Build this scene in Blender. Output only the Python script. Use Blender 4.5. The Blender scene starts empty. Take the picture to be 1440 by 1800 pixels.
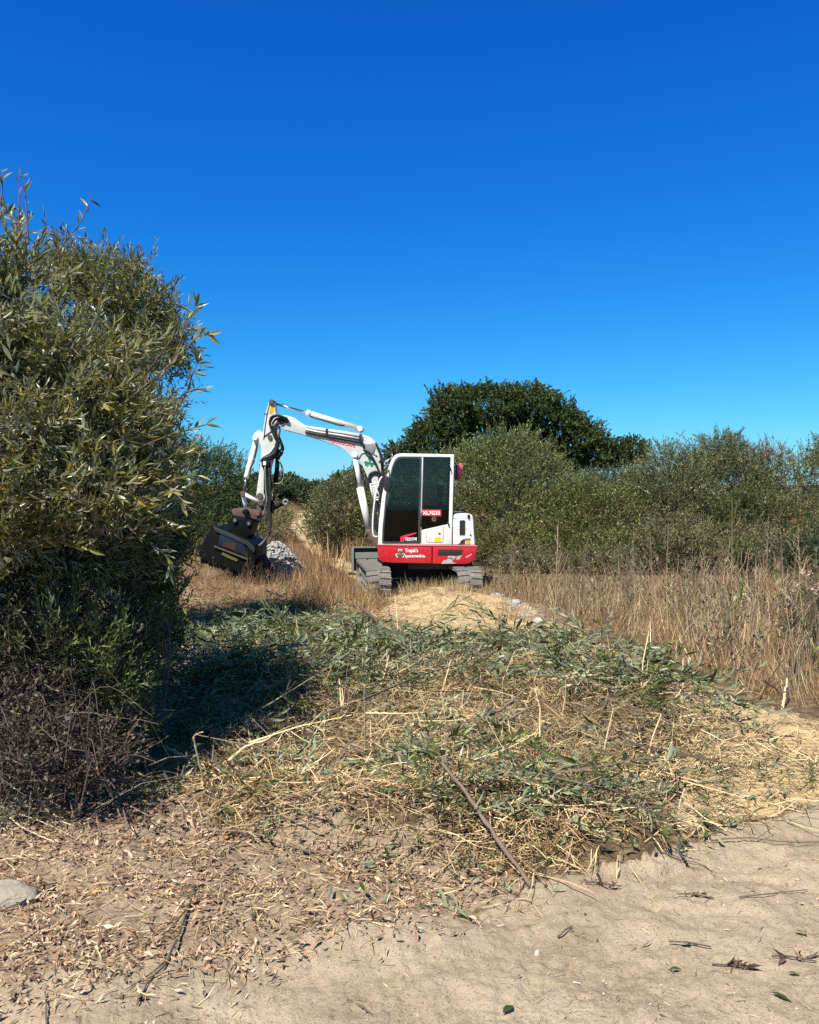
import bpy, math, random
import numpy as np
from mathutils import Vector, Matrix

R = math.radians
rng = np.random.default_rng(7)
random.seed(7)
sc = bpy.context.scene
COL = sc.collection

# ------------------------------------------------------------------ camera
F, CX, HY, H = 1440.0, 720.0, 870.0, 1.6      # focal length in photo pixels, centre, horizon row, eye height
cam_d = bpy.data.cameras.new('camera')
cam = bpy.data.objects.new('camera', cam_d)
COL.objects.link(cam)
cam.location = (0, 0, H)
cam.rotation_euler = (R(90), 0, 0)
cam_d.sensor_fit = 'HORIZONTAL'
cam_d.sensor_width = 36
cam_d.lens = 36
cam_d.shift_y = -30 / 1440
cam_d.clip_start = 0.05
cam_d.clip_end = 6000
sc.camera = cam

# ------------------------------------------------------------------ sky, sun, exposure
SUN_EL, SUN_AZ = 53.0, 211.0                   # azimuth: direction the sun stands in, degrees from +Y clockwise
az = R(SUN_AZ)
SUN_DIR = Vector((math.sin(az) * math.cos(R(SUN_EL)), math.cos(az) * math.cos(R(SUN_EL)), math.sin(R(SUN_EL))))
w = bpy.data.worlds.new('World')
sc.world = w
w.use_nodes = True
wn, wl = w.node_tree.nodes, w.node_tree.links
wn.clear()
sky = wn.new('ShaderNodeTexSky')
sky.sky_type = 'NISHITA'
sky.sun_disc = False
sky.sun_elevation = R(SUN_EL)
sky.sun_rotation = R(SUN_AZ)
sky.altitude = 0
sky.air_density = 1.0
sky.dust_density = 0.25
sky.ozone_density = 3.0
gam = wn.new('ShaderNodeGamma'); gam.inputs[1].default_value = 1.35
hsv = wn.new('ShaderNodeMixRGB'); hsv.blend_type = 'MULTIPLY'; hsv.inputs[0].default_value = 1
hsv.inputs[2].default_value = (0.28, 0.62, 0.80, 1)
bg = wn.new('ShaderNodeBackground'); bg.inputs[1].default_value = 0.0743
wo = wn.new('ShaderNodeOutputWorld')
wl.new(sky.outputs[0], gam.inputs[0]); wl.new(gam.outputs[0], hsv.inputs[1])
# tone of the sky, channel by channel (the photograph's deep saturated blue)
sep = wn.new('ShaderNodeSeparateColor'); cmb = wn.new('ShaderNodeCombineColor')
wl.new(hsv.outputs[0], sep.inputs[0])
for ch, (pw, am) in enumerate(((1.62, 1.16), (0.92, .69), (.53, .90))):
    p_ = wn.new('ShaderNodeMath'); p_.operation = 'POWER'; p_.inputs[1].default_value = pw
    m_ = wn.new('ShaderNodeMath'); m_.operation = 'MULTIPLY'; m_.inputs[1].default_value = am * .119 ** pw / .119
    wl.new(sep.outputs[ch], p_.inputs[0]); wl.new(p_.outputs[0], m_.inputs[0]); wl.new(m_.outputs[0], cmb.inputs[ch])
# high sky above the view is recoloured to take blue out of the shadows
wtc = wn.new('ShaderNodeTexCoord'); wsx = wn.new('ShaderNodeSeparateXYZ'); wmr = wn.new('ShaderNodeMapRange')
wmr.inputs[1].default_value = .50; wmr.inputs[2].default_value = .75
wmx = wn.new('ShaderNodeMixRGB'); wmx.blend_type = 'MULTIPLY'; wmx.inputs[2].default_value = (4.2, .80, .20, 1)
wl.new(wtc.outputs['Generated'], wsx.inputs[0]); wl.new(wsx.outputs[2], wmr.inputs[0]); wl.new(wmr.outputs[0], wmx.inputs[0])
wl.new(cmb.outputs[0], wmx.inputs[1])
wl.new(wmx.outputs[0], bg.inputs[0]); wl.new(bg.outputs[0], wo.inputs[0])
sun_d = bpy.data.lights.new('sun', 'SUN')
sun_d.energy = 5.0
sun_d.angle = R(0.5)
sun_d.color = (1.0, 0.94, 0.82)
sun = bpy.data.objects.new('sun', sun_d)
COL.objects.link(sun)
sun.rotation_euler = SUN_DIR.to_track_quat('Z', 'Y').to_euler()
sc.view_settings.view_transform = 'Standard'
sc.view_settings.look = 'None'
sc.view_settings.exposure = 0.68
sc.view_settings.gamma = 1.0
sc.cycles.max_bounces = 6
sc.cycles.diffuse_bounces = 3
sc.cycles.glossy_bounces = 3
sc.cycles.transparent_max_bounces = 8
sc.cycles.transmission_bounces = 3
sc.cycles.caustics_reflective = False
sc.cycles.caustics_refractive = False
sc.cycles.use_denoising = False
sc.cycles.sample_clamp_indirect = 4

# ------------------------------------------------------------------ helpers
def at(px, py, y):
    return Vector(((px - CX) / F * y, y, H - (py - HY) / F * y))

def gp(px, py, z=0.0):
    y = (H - z) * F / (py - HY)
    return ((px - CX) / F * y, y)

_k = {}
def noise(P, scale=1.0, seed=0, octs=3):
    """smooth pseudo noise, about -1..1, for an array of points"""
    P = np.asarray(P, float)
    key = (seed, P.shape[-1])
    if key not in _k:
        r = np.random.default_rng(seed + 100)
        _k[key] = (r.normal(size=(9, P.shape[-1])), r.uniform(0, 6.28, 9))
    K, ph = _k[key]
    out = np.zeros(P.shape[:-1]); a = 1.0; tot = 0
    for o in range(octs):
        s = 2.03 ** o / scale
        acc = np.zeros_like(out)
        for i in range(5):
            warp = np.sin((P @ K[(i + 4) % 9]) * s * 0.7 + ph[(i + 3) % 9] + o)
            acc += np.sin((P @ K[i]) * s * 1.6 + ph[i] + 1.3 * warp + o * 2)
        out += a * acc / 2.6; tot += a; a *= 0.55
    return out / tot

def inpoly(px, py, poly):
    px = np.asarray(px); py = np.asarray(py)
    c = np.zeros(px.shape, bool)
    n = len(poly); j = n - 1
    for i in range(n):
        xi, yi = poly[i]; xj, yj = poly[j]
        if yi != yj:
            t = ((yi > py) != (yj > py)) & (px < (xj - xi) * (py - yi) / (yj - yi) + xi)
            c ^= t
        j = i
    return c

def tag(o, label=None, cat=None, group=None, kind=None):
    if label: o['label'] = label
    if cat: o['category'] = cat
    if group: o['group'] = group
    if kind: o['kind'] = kind
    return o

def empty(name, loc=(0, 0, 0), rz=0, label=None, cat=None, group=None):
    o = bpy.data.objects.new(name, None)
    COL.objects.link(o)
    o.location = loc; o.rotation_euler = (0, 0, rz)
    o.empty_display_size = 0.2
    return tag(o, label, cat, group)

def copy_tree(o, parent=None):
    c = o.copy(); COL.objects.link(c)
    if parent is not None: c.parent = parent
    for ch in list(o.children): copy_tree(ch, c)
    return c

class NB:
    """numpy triangle/quad soup -> one mesh"""
    def __init__(s):
        s.V, s.T, s.Q, s.mT, s.mQ, s.rT, s.rQ, s.n = [], [], [], [], [], [], [], 0
    def add(s, V, T=None, Q=None, mT=0, mQ=0, rnd=None, rQ=None):
        V = np.asarray(V, float).reshape(-1, 3)
        if T is not None and len(T):
            T = np.asarray(T, int).reshape(-1, 3)
            s.T.append(T + s.n); s.mT.append(np.broadcast_to(mT, len(T)).astype(int))
            s.rT.append(np.broadcast_to(0.5 if rnd is None else rnd, len(T)).astype(float))
        if Q is not None and len(Q):
            Q = np.asarray(Q, int).reshape(-1, 4)
            s.Q.append(Q + s.n); s.mQ.append(np.broadcast_to(mQ, len(Q)).astype(int))
            s.rQ.append(np.broadcast_to(0.5 if rQ is None else rQ, len(Q)).astype(float))
        s.V.append(V); s.n += len(V)
    def build(s, name, mats, parent=None, origin=None, smooth=False):
        V = np.concatenate(s.V)
        if origin is not None: V = V - np.asarray(origin)
        T = np.concatenate(s.T) if s.T else np.zeros((0, 3), int)
        Q = np.concatenate(s.Q) if s.Q else np.zeros((0, 4), int)
        me = bpy.data.meshes.new(name)
        me.vertices.add(len(V)); me.vertices.foreach_set('co', V.astype(np.float32).ravel())
        me.loops.add(T.size + Q.size)
        me.loops.foreach_set('vertex_index', np.concatenate([T.ravel(), Q.ravel()]).astype(np.int32))
        me.polygons.add(len(T) + len(Q))
        ls = np.concatenate([np.arange(len(T)) * 3, T.size + np.arange(len(Q)) * 4]).astype(np.int32)
        me.polygons.foreach_set('loop_start', ls)
        mi = np.concatenate(s.mT + s.mQ).astype(np.int32)
        me.polygons.foreach_set('material_index', mi)
        me.polygons.foreach_set('use_smooth', np.full(len(mi), smooth))
        a = me.attributes.new('rnd', 'FLOAT', 'FACE')
        a.data.foreach_set('value', np.concatenate(s.rT + s.rQ).astype(np.float32))
        me.update(calc_edges=True)
        for m in (mats if isinstance(mats, (list, tuple)) else [mats]): me.materials.append(m)
        o = bpy.data.objects.new(name, me)
        COL.objects.link(o)
        if parent is not None: o.parent = parent
        elif origin is not None: o.location = origin
        return o

def basis(D, roll):
    """rotation matrices whose Y axis is D, rolled about it"""
    D = D / (np.linalg.norm(D, axis=1, keepdims=True) + 1e-9)
    up = np.zeros_like(D); up[:, 2] = 1
    bad = np.abs(D[:, 2]) > 0.97
    up[bad] = (1, 0, 0)
    X = np.cross(D, up); X /= np.linalg.norm(X, axis=1, keepdims=True)
    Z = np.cross(X, D)
    c, s_ = np.cos(roll)[:, None], np.sin(roll)[:, None]
    X2 = X * c + Z * s_; Z2 = -X * s_ + Z * c
    return np.stack([X2, D, Z2], axis=2)          # columns

def inst(nb, tpl, P, M, S, r, mat_map=None):
    """instance template (V,T,mat,leafid) at points P with matrices M, scales S (N,) or (N,3), random r"""
    V, T, m, lid = tpl
    N = len(P)
    if N == 0: return
    S = np.asarray(S, float)
    if S.ndim == 1: S = np.repeat(S[:, None], 3, 1)
    W = V[None] * S[:, None, :]
    W = np.einsum('nij,nvj->nvi', M, W) + P[:, None, :]
    off = (np.arange(N) * len(V))[:, None, None]
    TT = (T[None] + off).reshape(-1, 3)
    mm = np.tile(m, N)
    rr = np.mod(r[:, None] * 0.9 + lid[None] * 0.618 + r[:, None] * lid[None] * 3.7, 1.0).ravel()
    nb.add(W.reshape(-1, 3), TT, mT=mm, rnd=rr)

def leaf_tpl(kind='near', wid=0.11, bend=0.12, fold=0.05):
    if kind == 'near':
        V = [(0, 0, 0), (-wid * .8, .3, fold - bend * .09), (0, .3, -bend * .09), (wid * .8, .3, fold - bend * .09),
             (-wid, .62, fold - bend * .4), (0, .62, -bend * .4), (wid, .62, fold - bend * .4), (0, 1, -bend)]
        T = [(0, 2, 1), (0, 3, 2), (1, 5, 4), (1, 2, 5), (2, 6, 5), (2, 3, 6), (4, 5, 7), (5, 6, 7)]
    elif kind == 'mid':
        V = [(0, 0, 0), (-wid, .5, fold), (0, .5, 0), (wid, .5, fold), (0, 1, -bend)]
        T = [(0, 2, 1), (0, 3, 2), (1, 2, 4), (2, 3, 4)]
    else:
        V = [(0, 0, 0), (-wid, .5, fold), (0, 1, -bend), (wid, .5, fold)]
        T = [(0, 3, 2), (0, 2, 1)]
    return np.array(V, float), np.array(T)

def sprig_tpl(seed, n=14, leaf=0.22, kind='near', wid=0.11, ang=(30, 65), tr=0.008, droop=0.25, curve=0.2, start=0.1):
    """a twig of length 1 along +Y with leaves, material 0 = leaf, 1 = twig"""
    r = np.random.default_rng(seed)
    V, T, m, lid = [], [], [], []; n0 = 0
    cx, cz = r.uniform(-curve, curve), r.uniform(-curve, curve)
    def pos(t): return np.array([cx * t * t, t, cz * t * t])
    K = 4; P = [pos(t) for t in np.linspace(0, 1, K)]
    for k, p in enumerate(P):
        rad = tr * (1 - .75 * k / (K - 1))
        for a in range(3):
            V.append(p + rad * np.array([math.cos(a * 2.094), 0, math.sin(a * 2.094)]))
    for k in range(K - 1):
        for a in range(3):
            b = (a + 1) % 3
            T += [(k*3+a, k*3+b, k*3+3+a), (k*3+b, k*3+3+b, k*3+3+a)]; m += [1, 1]; lid += [0, 0]
    n0 = len(V)
    for i in range(n):
        t = start + (1 - start) * (i + r.uniform(0, .8)) / n
        lv, lt = leaf_tpl(kind, wid * r.uniform(.75, 1.2), r.uniform(-.05, .3), r.uniform(.01, .06))
        az_ = i * 2.4 + r.uniform(-.5, .5); an = R(r.uniform(*ang)) * (1 - .5 * t)
        d = np.array([math.cos(az_) * math.sin(an), math.cos(an), math.sin(az_) * math.sin(an)]) + np.array([0, 0, -droop * r.uniform(0, 1)])
        Mx = basis(d[None], np.array([r.uniform(-1.2, 1.2)]))[0]
        L = leaf * r.uniform(.6, 1.15)
        W = (lv * L) @ Mx.T + pos(t)
        V += list(W); T += [tuple(np.array(q) + n0) for q in lt]
        m += [0] * len(lt); lid += [i + 1] * len(lt); n0 += len(lv)
    return np.array(V), np.array(T), np.array(m), np.array(lid)

def tube(nb, pts, rad, sides=6, mat=0, caps=True, rnd=0.5):
    P = np.array([tuple(p) for p in pts], float); n = len(P)
    rad = np.broadcast_to(rad, n).astype(float)
    D = np.gradient(P, axis=0)
    M = basis(D, np.zeros(n))
    a = np.arange(sides) * 2 * math.pi / sides
    ring = np.stack([np.cos(a), np.zeros(sides), np.sin(a)], 1)
    V = (np.einsum('nij,sj->nsi', M, ring) * rad[:, None, None] + P[:, None, :]).reshape(-1, 3)
    Q = []
    for k in range(n - 1):
        for s_ in range(sides):
            t = (s_ + 1) % sides
            Q.append((k*sides+s_, k*sides+t, (k+1)*sides+t, (k+1)*sides+s_))
    T = []
    if caps:
        V = np.concatenate([V, P[:1], P[-1:]])
        c0, c1 = n * sides, n * sides + 1
        for s_ in range(sides):
            t = (s_ + 1) % sides
            T += [(c0, t, s_), (c1, (n-1)*sides+s_, (n-1)*sides+t)]
    nb.add(V, T, Q, mT=mat, mQ=mat, rnd=rnd, rQ=rnd)

def smooth_path(pts, n=16):
    """Catmull-Rom through points"""
    P = [Vector(p) for p in pts]
    if len(P) == 2: return [P[0].lerp(P[1], i / (n - 1)) for i in range(n)]
    P = [P[0] * 2 - P[1]] + P + [P[-1] * 2 - P[-2]]
    out = []; seg = len(P) - 3
    per = max(2, n // seg)
    for i in range(1, len(P) - 2):
        for k in range(per):
            t = k / per
            a, b, c, d = P[i-1], P[i], P[i+1], P[i+2]
            out.append(0.5 * ((2*b) + (c-a)*t + (2*a-5*b+4*c-d)*t*t + (3*b-a-3*c+d)*t*t*t))
    out.append(P[-2]); return out

# ------------------------------------------------------------------ materials
def mat_new(name):
    m = bpy.data.materials.new(name); m.use_nodes = True
    return m, m.node_tree.nodes, m.node_tree.links, m.node_tree.nodes['Principled BSDF']

def simple(name, col, rough=0.5, metal=0.0, var=0.08, vs=6.0, spec=0.5, bump=0.0, bs=40.0, dirt=None, dirt_amt=0.4, coat=0.0):
    m, N, L, b = mat_new(name)
    tc = N.new('ShaderNodeTexCoord')
    nz = N.new('ShaderNodeTexNoise'); nz.inputs['Scale'].default_value = vs; nz.inputs['Detail'].default_value = 6
    L.new(tc.outputs['Object'], nz.inputs['Vector'])
    mx = N.new('ShaderNodeMixRGB')
    c = np.array(col)
    mx.inputs[1].default_value = (*np.clip(c * (1 - var), 0, 1), 1); mx.inputs[2].default_value = (*np.clip(c * (1 + var), 0, 1), 1)
    L.new(nz.outputs[0], mx.inputs[0])
    last = mx.outputs[0]
    if dirt is not None:
        n2 = N.new('ShaderNodeTexNoise'); n2.inputs['Scale'].default_value = vs * 2.3; n2.inputs['Detail'].default_value = 9
        n2.inputs['Roughness'].default_value = .7
        L.new(tc.outputs['Object'], n2.inputs['Vector'])
        rp = N.new('ShaderNodeValToRGB'); rp.color_ramp.elements[0].position = .48; rp.color_ramp.elements[1].position = .75
        L.new(n2.outputs[0], rp.inputs[0])
        mu = N.new('ShaderNodeMath'); mu.operation = 'MULTIPLY'; mu.inputs[1].default_value = dirt_amt
        L.new(rp.outputs[0], mu.inputs[0])
        m2 = N.new('ShaderNodeMixRGB'); m2.inputs[2].default_value = (*dirt, 1)
        L.new(mu.outputs[0], m2.inputs[0]); L.new(last, m2.inputs[1]); last = m2.outputs[0]
    L.new(last, b.inputs['Base Color'])
    b.inputs['Roughness'].default_value = rough; b.inputs['Metallic'].default_value = metal
    b.inputs['Specular IOR Level'].default_value = spec
    b.inputs['Coat Weight'].default_value = coat
    if bump:
        n3 = N.new('ShaderNodeTexNoise'); n3.inputs['Scale'].default_value = bs; n3.inputs['Detail'].default_value = 5
        L.new(tc.outputs['Object'], n3.inputs['Vector'])
        bp = N.new('ShaderNodeBump'); bp.inputs['Strength'].default_value = bump; bp.inputs['Distance'].default_value = .01
        L.new(n3.outputs[0], bp.inputs['Height']); L.new(bp.outputs[0], b.inputs['Normal'])
    return m

def ramp_mat(name, cols, rough=0.55, back=None, transl=0.0, spec=0.5, back_mix=0.75, pos_var=0.25, vs=1.2, gain=1.0):
    """foliage / straw: colour picked per leaf from a ramp over the face attribute rnd, slow variation over the plant"""
    m, N, L, b = mat_new(name)
    at_ = N.new('ShaderNodeAttribute'); at_.attribute_name = 'rnd'
    rp = N.new('ShaderNodeValToRGB'); cr = rp.color_ramp; cr.interpolation = 'LINEAR'
    while len(cr.elements) < len(cols): cr.elements.new(.5)
    for i, (p, c) in enumerate(cols):
        cr.elements[i].position = p; cr.elements[i].color = (*c, 1)
    L.new(at_.outputs['Fac'], rp.inputs[0])
    tc = N.new('ShaderNodeTexCoord')
    nz = N.new('ShaderNodeTexNoise'); nz.inputs['Scale'].default_value = vs; nz.inputs['Detail'].default_value = 3
    L.new(tc.outputs['Object'], nz.inputs['Vector'])
    mr = N.new('ShaderNodeMapRange'); mr.inputs[1].default_value = .3; mr.inputs[2].default_value = .7
    mr.inputs[3].default_value = (1 - pos_var) * gain; mr.inputs[4].default_value = (1 + pos_var) * gain
    L.new(nz.outputs[0], mr.inputs[0])
    mu = N.new('ShaderNodeMixRGB'); mu.blend_type = 'MULTIPLY'; mu.inputs[0].default_value = 1
    L.new(rp.outputs[0], mu.inputs[1]); L.new(mr.outputs[0], mu.inputs[2])
    last = mu.outputs[0]
    if back is not None:
        g = N.new('ShaderNodeNewGeometry')
        mm = N.new('ShaderNodeMath'); mm.operation = 'MULTIPLY'; mm.inputs[1].default_value = back_mix
        L.new(g.outputs['Backfacing'], mm.inputs[0])
        mb = N.new('ShaderNodeMixRGB'); mb.inputs[2].default_value = (*back, 1)
        L.new(mm.outputs[0], mb.inputs[0]); L.new(last, mb.inputs[1]); last = mb.outputs[0]
    L.new(last, b.inputs['Base Color'])
    b.inputs['Roughness'].default_value = rough
    b.inputs['Specular IOR Level'].default_value = spec
    if transl > 0:
        t = N.new('ShaderNodeBsdfTranslucent'); L.new(last, t.inputs[0])
        ms = N.new('ShaderNodeMixShader'); ms.inputs[0].default_value = transl
        out = [n for n in N if n.type == 'OUTPUT_MATERIAL'][0]
        L.new(b.outputs[0], ms.inputs[1]); L.new(t.outputs[0], ms.inputs[2]); L.new(ms.outputs[0], out.inputs[0])
    return m

M = {}
M['willow'] = ramp_mat('willow_leaf', [(0, (.055, .065, .010)), (.35, (.13, .14, .022)), (.7, (.21, .21, .045)), (.9, (.30, .29, .10)), (.97, (.38, .29, .05)), (1, (.70, .40, .02))],
                       rough=.34, back=(.42, .43, .30), back_mix=.6, transl=.32)
M['willow_far'] = ramp_mat('willow_leaf_olive', [(0, (.05, .055, .007)), (.4, (.13, .135, .020)), (.8, (.22, .215, .04)), (1, (.38, .32, .08))],
                           rough=.42, back=(.22, .25, .15), back_mix=.6, transl=.25)
M['oak'] = ramp_mat('oak_leaf', [(0, (.016, .030, .006)), (.5, (.038, .060, .012)), (1, (.09, .12, .026))], rough=.5, transl=.12, vs=.5, gain=1.22)
M['shrub_a'] = ramp_mat('olive_leaf', [(0, (.035, .043, .006)), (.45, (.080, .106, .016)), (.82, (.17, .19, .035)), (1, (.44, .41, .20))],
                        rough=.42, back=(.16, .18, .09), back_mix=.5, transl=.2, vs=.7, gain=1.22)
M['shrub_b'] = ramp_mat('greygreen_leaf', [(0, (.038, .042, .010)), (.5, (.080, .098, .020)), (.82, (.165, .175, .05)), (1, (.42, .39, .24))],
                        rough=.45, back=(.15, .17, .10), back_mix=.5, transl=.18, vs=.7, gain=1.22)
M['shrub_g'] = ramp_mat('green_leaf', [(0, (.02, .04, .01)), (.5, (.04, .075, .018)), (1, (.10, .16, .035))], rough=.5, transl=.2, vs=.8, gain=1.22)
M['shrub_d'] = ramp_mat('dark_leaf', [(0, (.02, .032, .012)), (.5, (.035, .055, .018)), (1, (.08, .10, .04))], rough=.5, transl=.15, vs=.8, gain=1.22)
M['brown_leaf'] = ramp_mat('dead_leaf', [(0, (.05, .025, .018)), (.4, (.11, .06, .04)), (.75, (.21, .13, .09)), (1, (.36, .25, .18))], rough=.6, transl=.1, vs=2)
M['litter'] = ramp_mat('fallen_leaf', [(0, (.08, .042, .03)), (.3, (.24, .135, .085)), (.6, (.42, .27, .175)), (.9, (.64, .47, .34)), (.985, (.60, .48, .36)), (1, (.75, .35, .05))],
                       rough=.6, transl=.05, vs=2)
M['straw'] = ramp_mat('dry_straw', [(0, (.10, .06, .03)), (.3, (.32, .21, .10)), (.75, (.60, .45, .24)), (1, (.86, .74, .48))], rough=.6, transl=.08, vs=1.5)
M['stalk'] = ramp_mat('dry_stalk', [(0, (.09, .06, .035)), (.4, (.26, .175, .10)), (.75, (.46, .34, .20)), (.9, (.66, .54, .36)), (1, (.12, .14, .05))], rough=.65, transl=.05, vs=.8)
M['redgrass'] = ramp_mat('rusty_grass', [(0, (.09, .045, .02)), (.4, (.23, .125, .055)), (.8, (.42, .27, .13)), (1, (.58, .43, .23))], rough=.65, transl=.08, vs=.6)
M['green'] = ramp_mat('weed_green', [(0, (.04, .06, .015)), (.6, (.09, .12, .03)), (1, (.20, .22, .07))], rough=.55, transl=.2, vs=1)
M['cut'] = ramp_mat('cut_willow_leaf', [(0, (.030, .046, .010)), (.4, (.062, .085, .018)), (.8, (.11, .135, .032)), (.95, (.22, .22, .07)), (1, (.30, .22, .10))],
                    rough=.42, back=(.38, .42, .29), back_mix=.45, transl=.15)
M['twig'] = simple('twig_bark', (.13, .085, .055), rough=.8, var=.4, vs=9)
M['twig_grey'] = simple('grey_twig', (.17, .135, .105), rough=.8, var=.4, vs=9)
M['bark'] = simple('bark', (.12, .095, .075), rough=.9, var=.4, vs=5, bump=.6, bs=25)
M['stick'] = simple('weathered_stick', (.17, .12, .09), rough=.8, var=.35, vs=14, bump=.4, bs=60)
M['stick_dark'] = simple('dark_stick', (.12, .09, .07), rough=.85, var=.35, vs=14, bump=.4, bs=60)
M['stick_pale'] = simple('split_wood', (.62, .48, .28), rough=.7, var=.25, vs=20, bump=.3, bs=60)
M['stone'] = simple('stone', (.30, .265, .21), rough=.95, var=.3, vs=12, bump=1.0, bs=45, dirt=(.16, .12, .09), dirt_amt=.5, spec=.2)
M['rock'] = simple('grey_rock', (.36, .36, .35), rough=.95, var=.2, vs=12, bump=.5, bs=20)

# ------------------------------------------------------------------ ground
P_ROAD = [(-900, 1900), (-400, 1790), (0, 1735), (160, 1690), (250, 1655), (420, 1650), (600, 1622), (830, 1590), (960, 1548), (1180, 1492), (1300, 1440), (1440, 1405),
          (2200, 1290), (4000, 1250), (4000, 9000), (-4000, 9000), (-4000, 1900)]
P_LITTER = [(-600, 1400), (0, 1440), (350, 1420), (700, 1470), (960, 1545), (830, 1600), (600, 1650), (420, 1720), (250, 1760), (-600, 1820)]
P_CHIP = [(690, 1042), (800, 1030), (870, 1040), (960, 1090), (1080, 1140), (1290, 1240), (1440, 1275), (2000, 1330), (2000, 1420), (1440, 1405), (1180, 1450),
          (1210, 1360), (1230, 1290), (1090, 1190), (890, 1112), (760, 1115), (700, 1090), (640, 1075)]
P_FARPATH = [(520, 905), (548, 893), (558, 915), (560, 945), (572, 958), (612, 985), (645, 992), (648, 1018), (610, 1008), (540, 965), (508, 940)]
P_STRAW = [(380, 1290), (700, 1190), (1000, 1170), (1260, 1290), (1230, 1400), (1180, 1480), (950, 1530), (700, 1500), (350, 1450)]
P_SHADE = [(-600, 1000), (300, 1000), (560, 1040), (640, 1100), (560, 1200), (400, 1300), (330, 1440), (-600, 1420)]
P_CUT = [(230, 1190), (380, 1128), (560, 1112), (660, 1134), (760, 1152), (870, 1140), (1010, 1156), (1250, 1246), (1275, 1280), (1130, 1315), (1020, 1250), (820, 1222), (600, 1240), (400, 1300), (230, 1310)]
P_CUT2 = [(470, 1440), (600, 1385), (760, 1350), (900, 1370), (1080, 1410), (1180, 1400), (1195, 1480), (1120, 1510), (960, 1470), (760, 1490), (640, 1465)]
P_GREY = [(855, 1040), (900, 1040), (990, 1080), (1000, 1110), (940, 1108), (890, 1075)]

def topx(x, y):
    yy = np.maximum(y, 0.4)
    return CX + x / yy * F, HY + H / yy * F

def mask(x, y, poly, jit=18, scale=.35, seed=3):
    px, py = topx(x, y)
    P = np.stack([x, y], -1)
    k = np.clip(2.0 / np.maximum(y, .5), .1, 1.0)
    nx = noise(P, scale, seed) * jit * k * 1.4; ny = noise(P, scale, seed + 1) * jit * k
    nx2 = noise(P, scale * .12, seed + 2) * jit * .5 * k
    return inpoly(px + nx + nx2, py + ny + nx2, poly) & (y > 0.4)

def gauss(x, y, cx, cy, sx, sy, a=0.0):
    dx, dy = x - cx, y - cy
    c, s_ = math.cos(a), math.sin(a)
    u, v = dx * c + dy * s_, -dx * s_ + dy * c
    return np.exp(-(u / sx) ** 2 / 2 - (v / sy) ** 2 / 2)

def softpoly(x, y, poly, r=40):
    """rough 0..1 height mask around a polygon in ground pixels"""
    px, py = topx(x, y); s_ = 0
    for dx, dy in ((0, 0), (r, 0), (-r, 0), (0, r*.5), (0, -r*.5), (r*.6, r*.3), (-r*.6, -r*.3), (r*.6, -r*.3), (-r*.6, r*.3)):
        s_ = s_ + inpoly(px + dx, py + dy, poly)
    return s_ / 9.0

def ground_z(x, y, fine=True):
    x = np.asarray(x, float); y = np.asarray(y, float)
    P = np.stack([x, y], -1)
    z = -0.05 * np.clip((y - 6) / 7, 0, 1) + 0.03 * noise(P, 3.0, 11, 2) * np.clip((y - 1) / 5, 0, 1)
    z = z + (0.19 + .05 * noise(P, .5, 41, 2) + .035 * noise(P, .16, 43, 3)) * gauss(x, y, .42, 12.1, .42, 1.0) - 0.07 * gauss(x, y, -.7, 12.9, .45, .9)                     # sandy mound in front of the machine
    z = z + (0.09 + .05 * noise(P, .3, 42, 3)) * gauss(x, y, 1.65, 11.6, .25, 1.3, R(28))              # grey berm running off to the right
    z = z - 0.05 * gauss(x, y, 3.4, 7.0, .5, 1.6, R(50))
    z = z + 0.30 * np.clip((-x - 2.2) / 3, 0, 1) * np.clip((y - 3.6) / 3, 0, 1)
    # the ground falls away slightly to the road in front
    cut = softpoly(x, y, P_CUT, 60); cut2 = softpoly(x, y, P_CUT2, 60); st = softpoly(x, y, P_STRAW, 60)
    z = z + cut * (.09 + .07 * noise(P, .7, 21, 2)) + cut2 * (.09 + .06 * noise(P, .4, 22, 2)) + st * (.07 + .05 * noise(P, .6, 23, 2))
    # far country rises a little
    z = z + 3.0 * np.clip((y - 70) / 120, 0, 1) ** 1.3 + 8 * np.clip((y - 180) / 600, 0, 1)
    if fine:
        near = np.clip(1.6 - y / 12, .15, 1)
        road = softpoly(x, y, P_ROAD, 25)
        n1 = noise(P, .11, 31, 3); n2 = noise(P, .035, 32, 2); n3 = noise(P, .4, 33, 2)
        rut = noise(np.stack([x * .8 + y * .25, y * 1.2 - x * .3], -1), .33, 36, 4)
        z = z + near * (.009 * n1 + .0045 * n2 + .018 * n3 + 0.017 * rut * road)
        clod = np.clip(noise(P, .05, 34, 2) - .35, 0, 1) * np.clip(noise(P, .5, 35, 2) + .25, 0, 1)
        z = z + near * clod * .028
        pit = np.clip(-noise(P, .05, 37, 2) - .5, 0, 1) * np.clip(noise(P, .5, 38, 2) + .1, 0, 1)
        z = z - near * pit * .03
    return z

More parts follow.
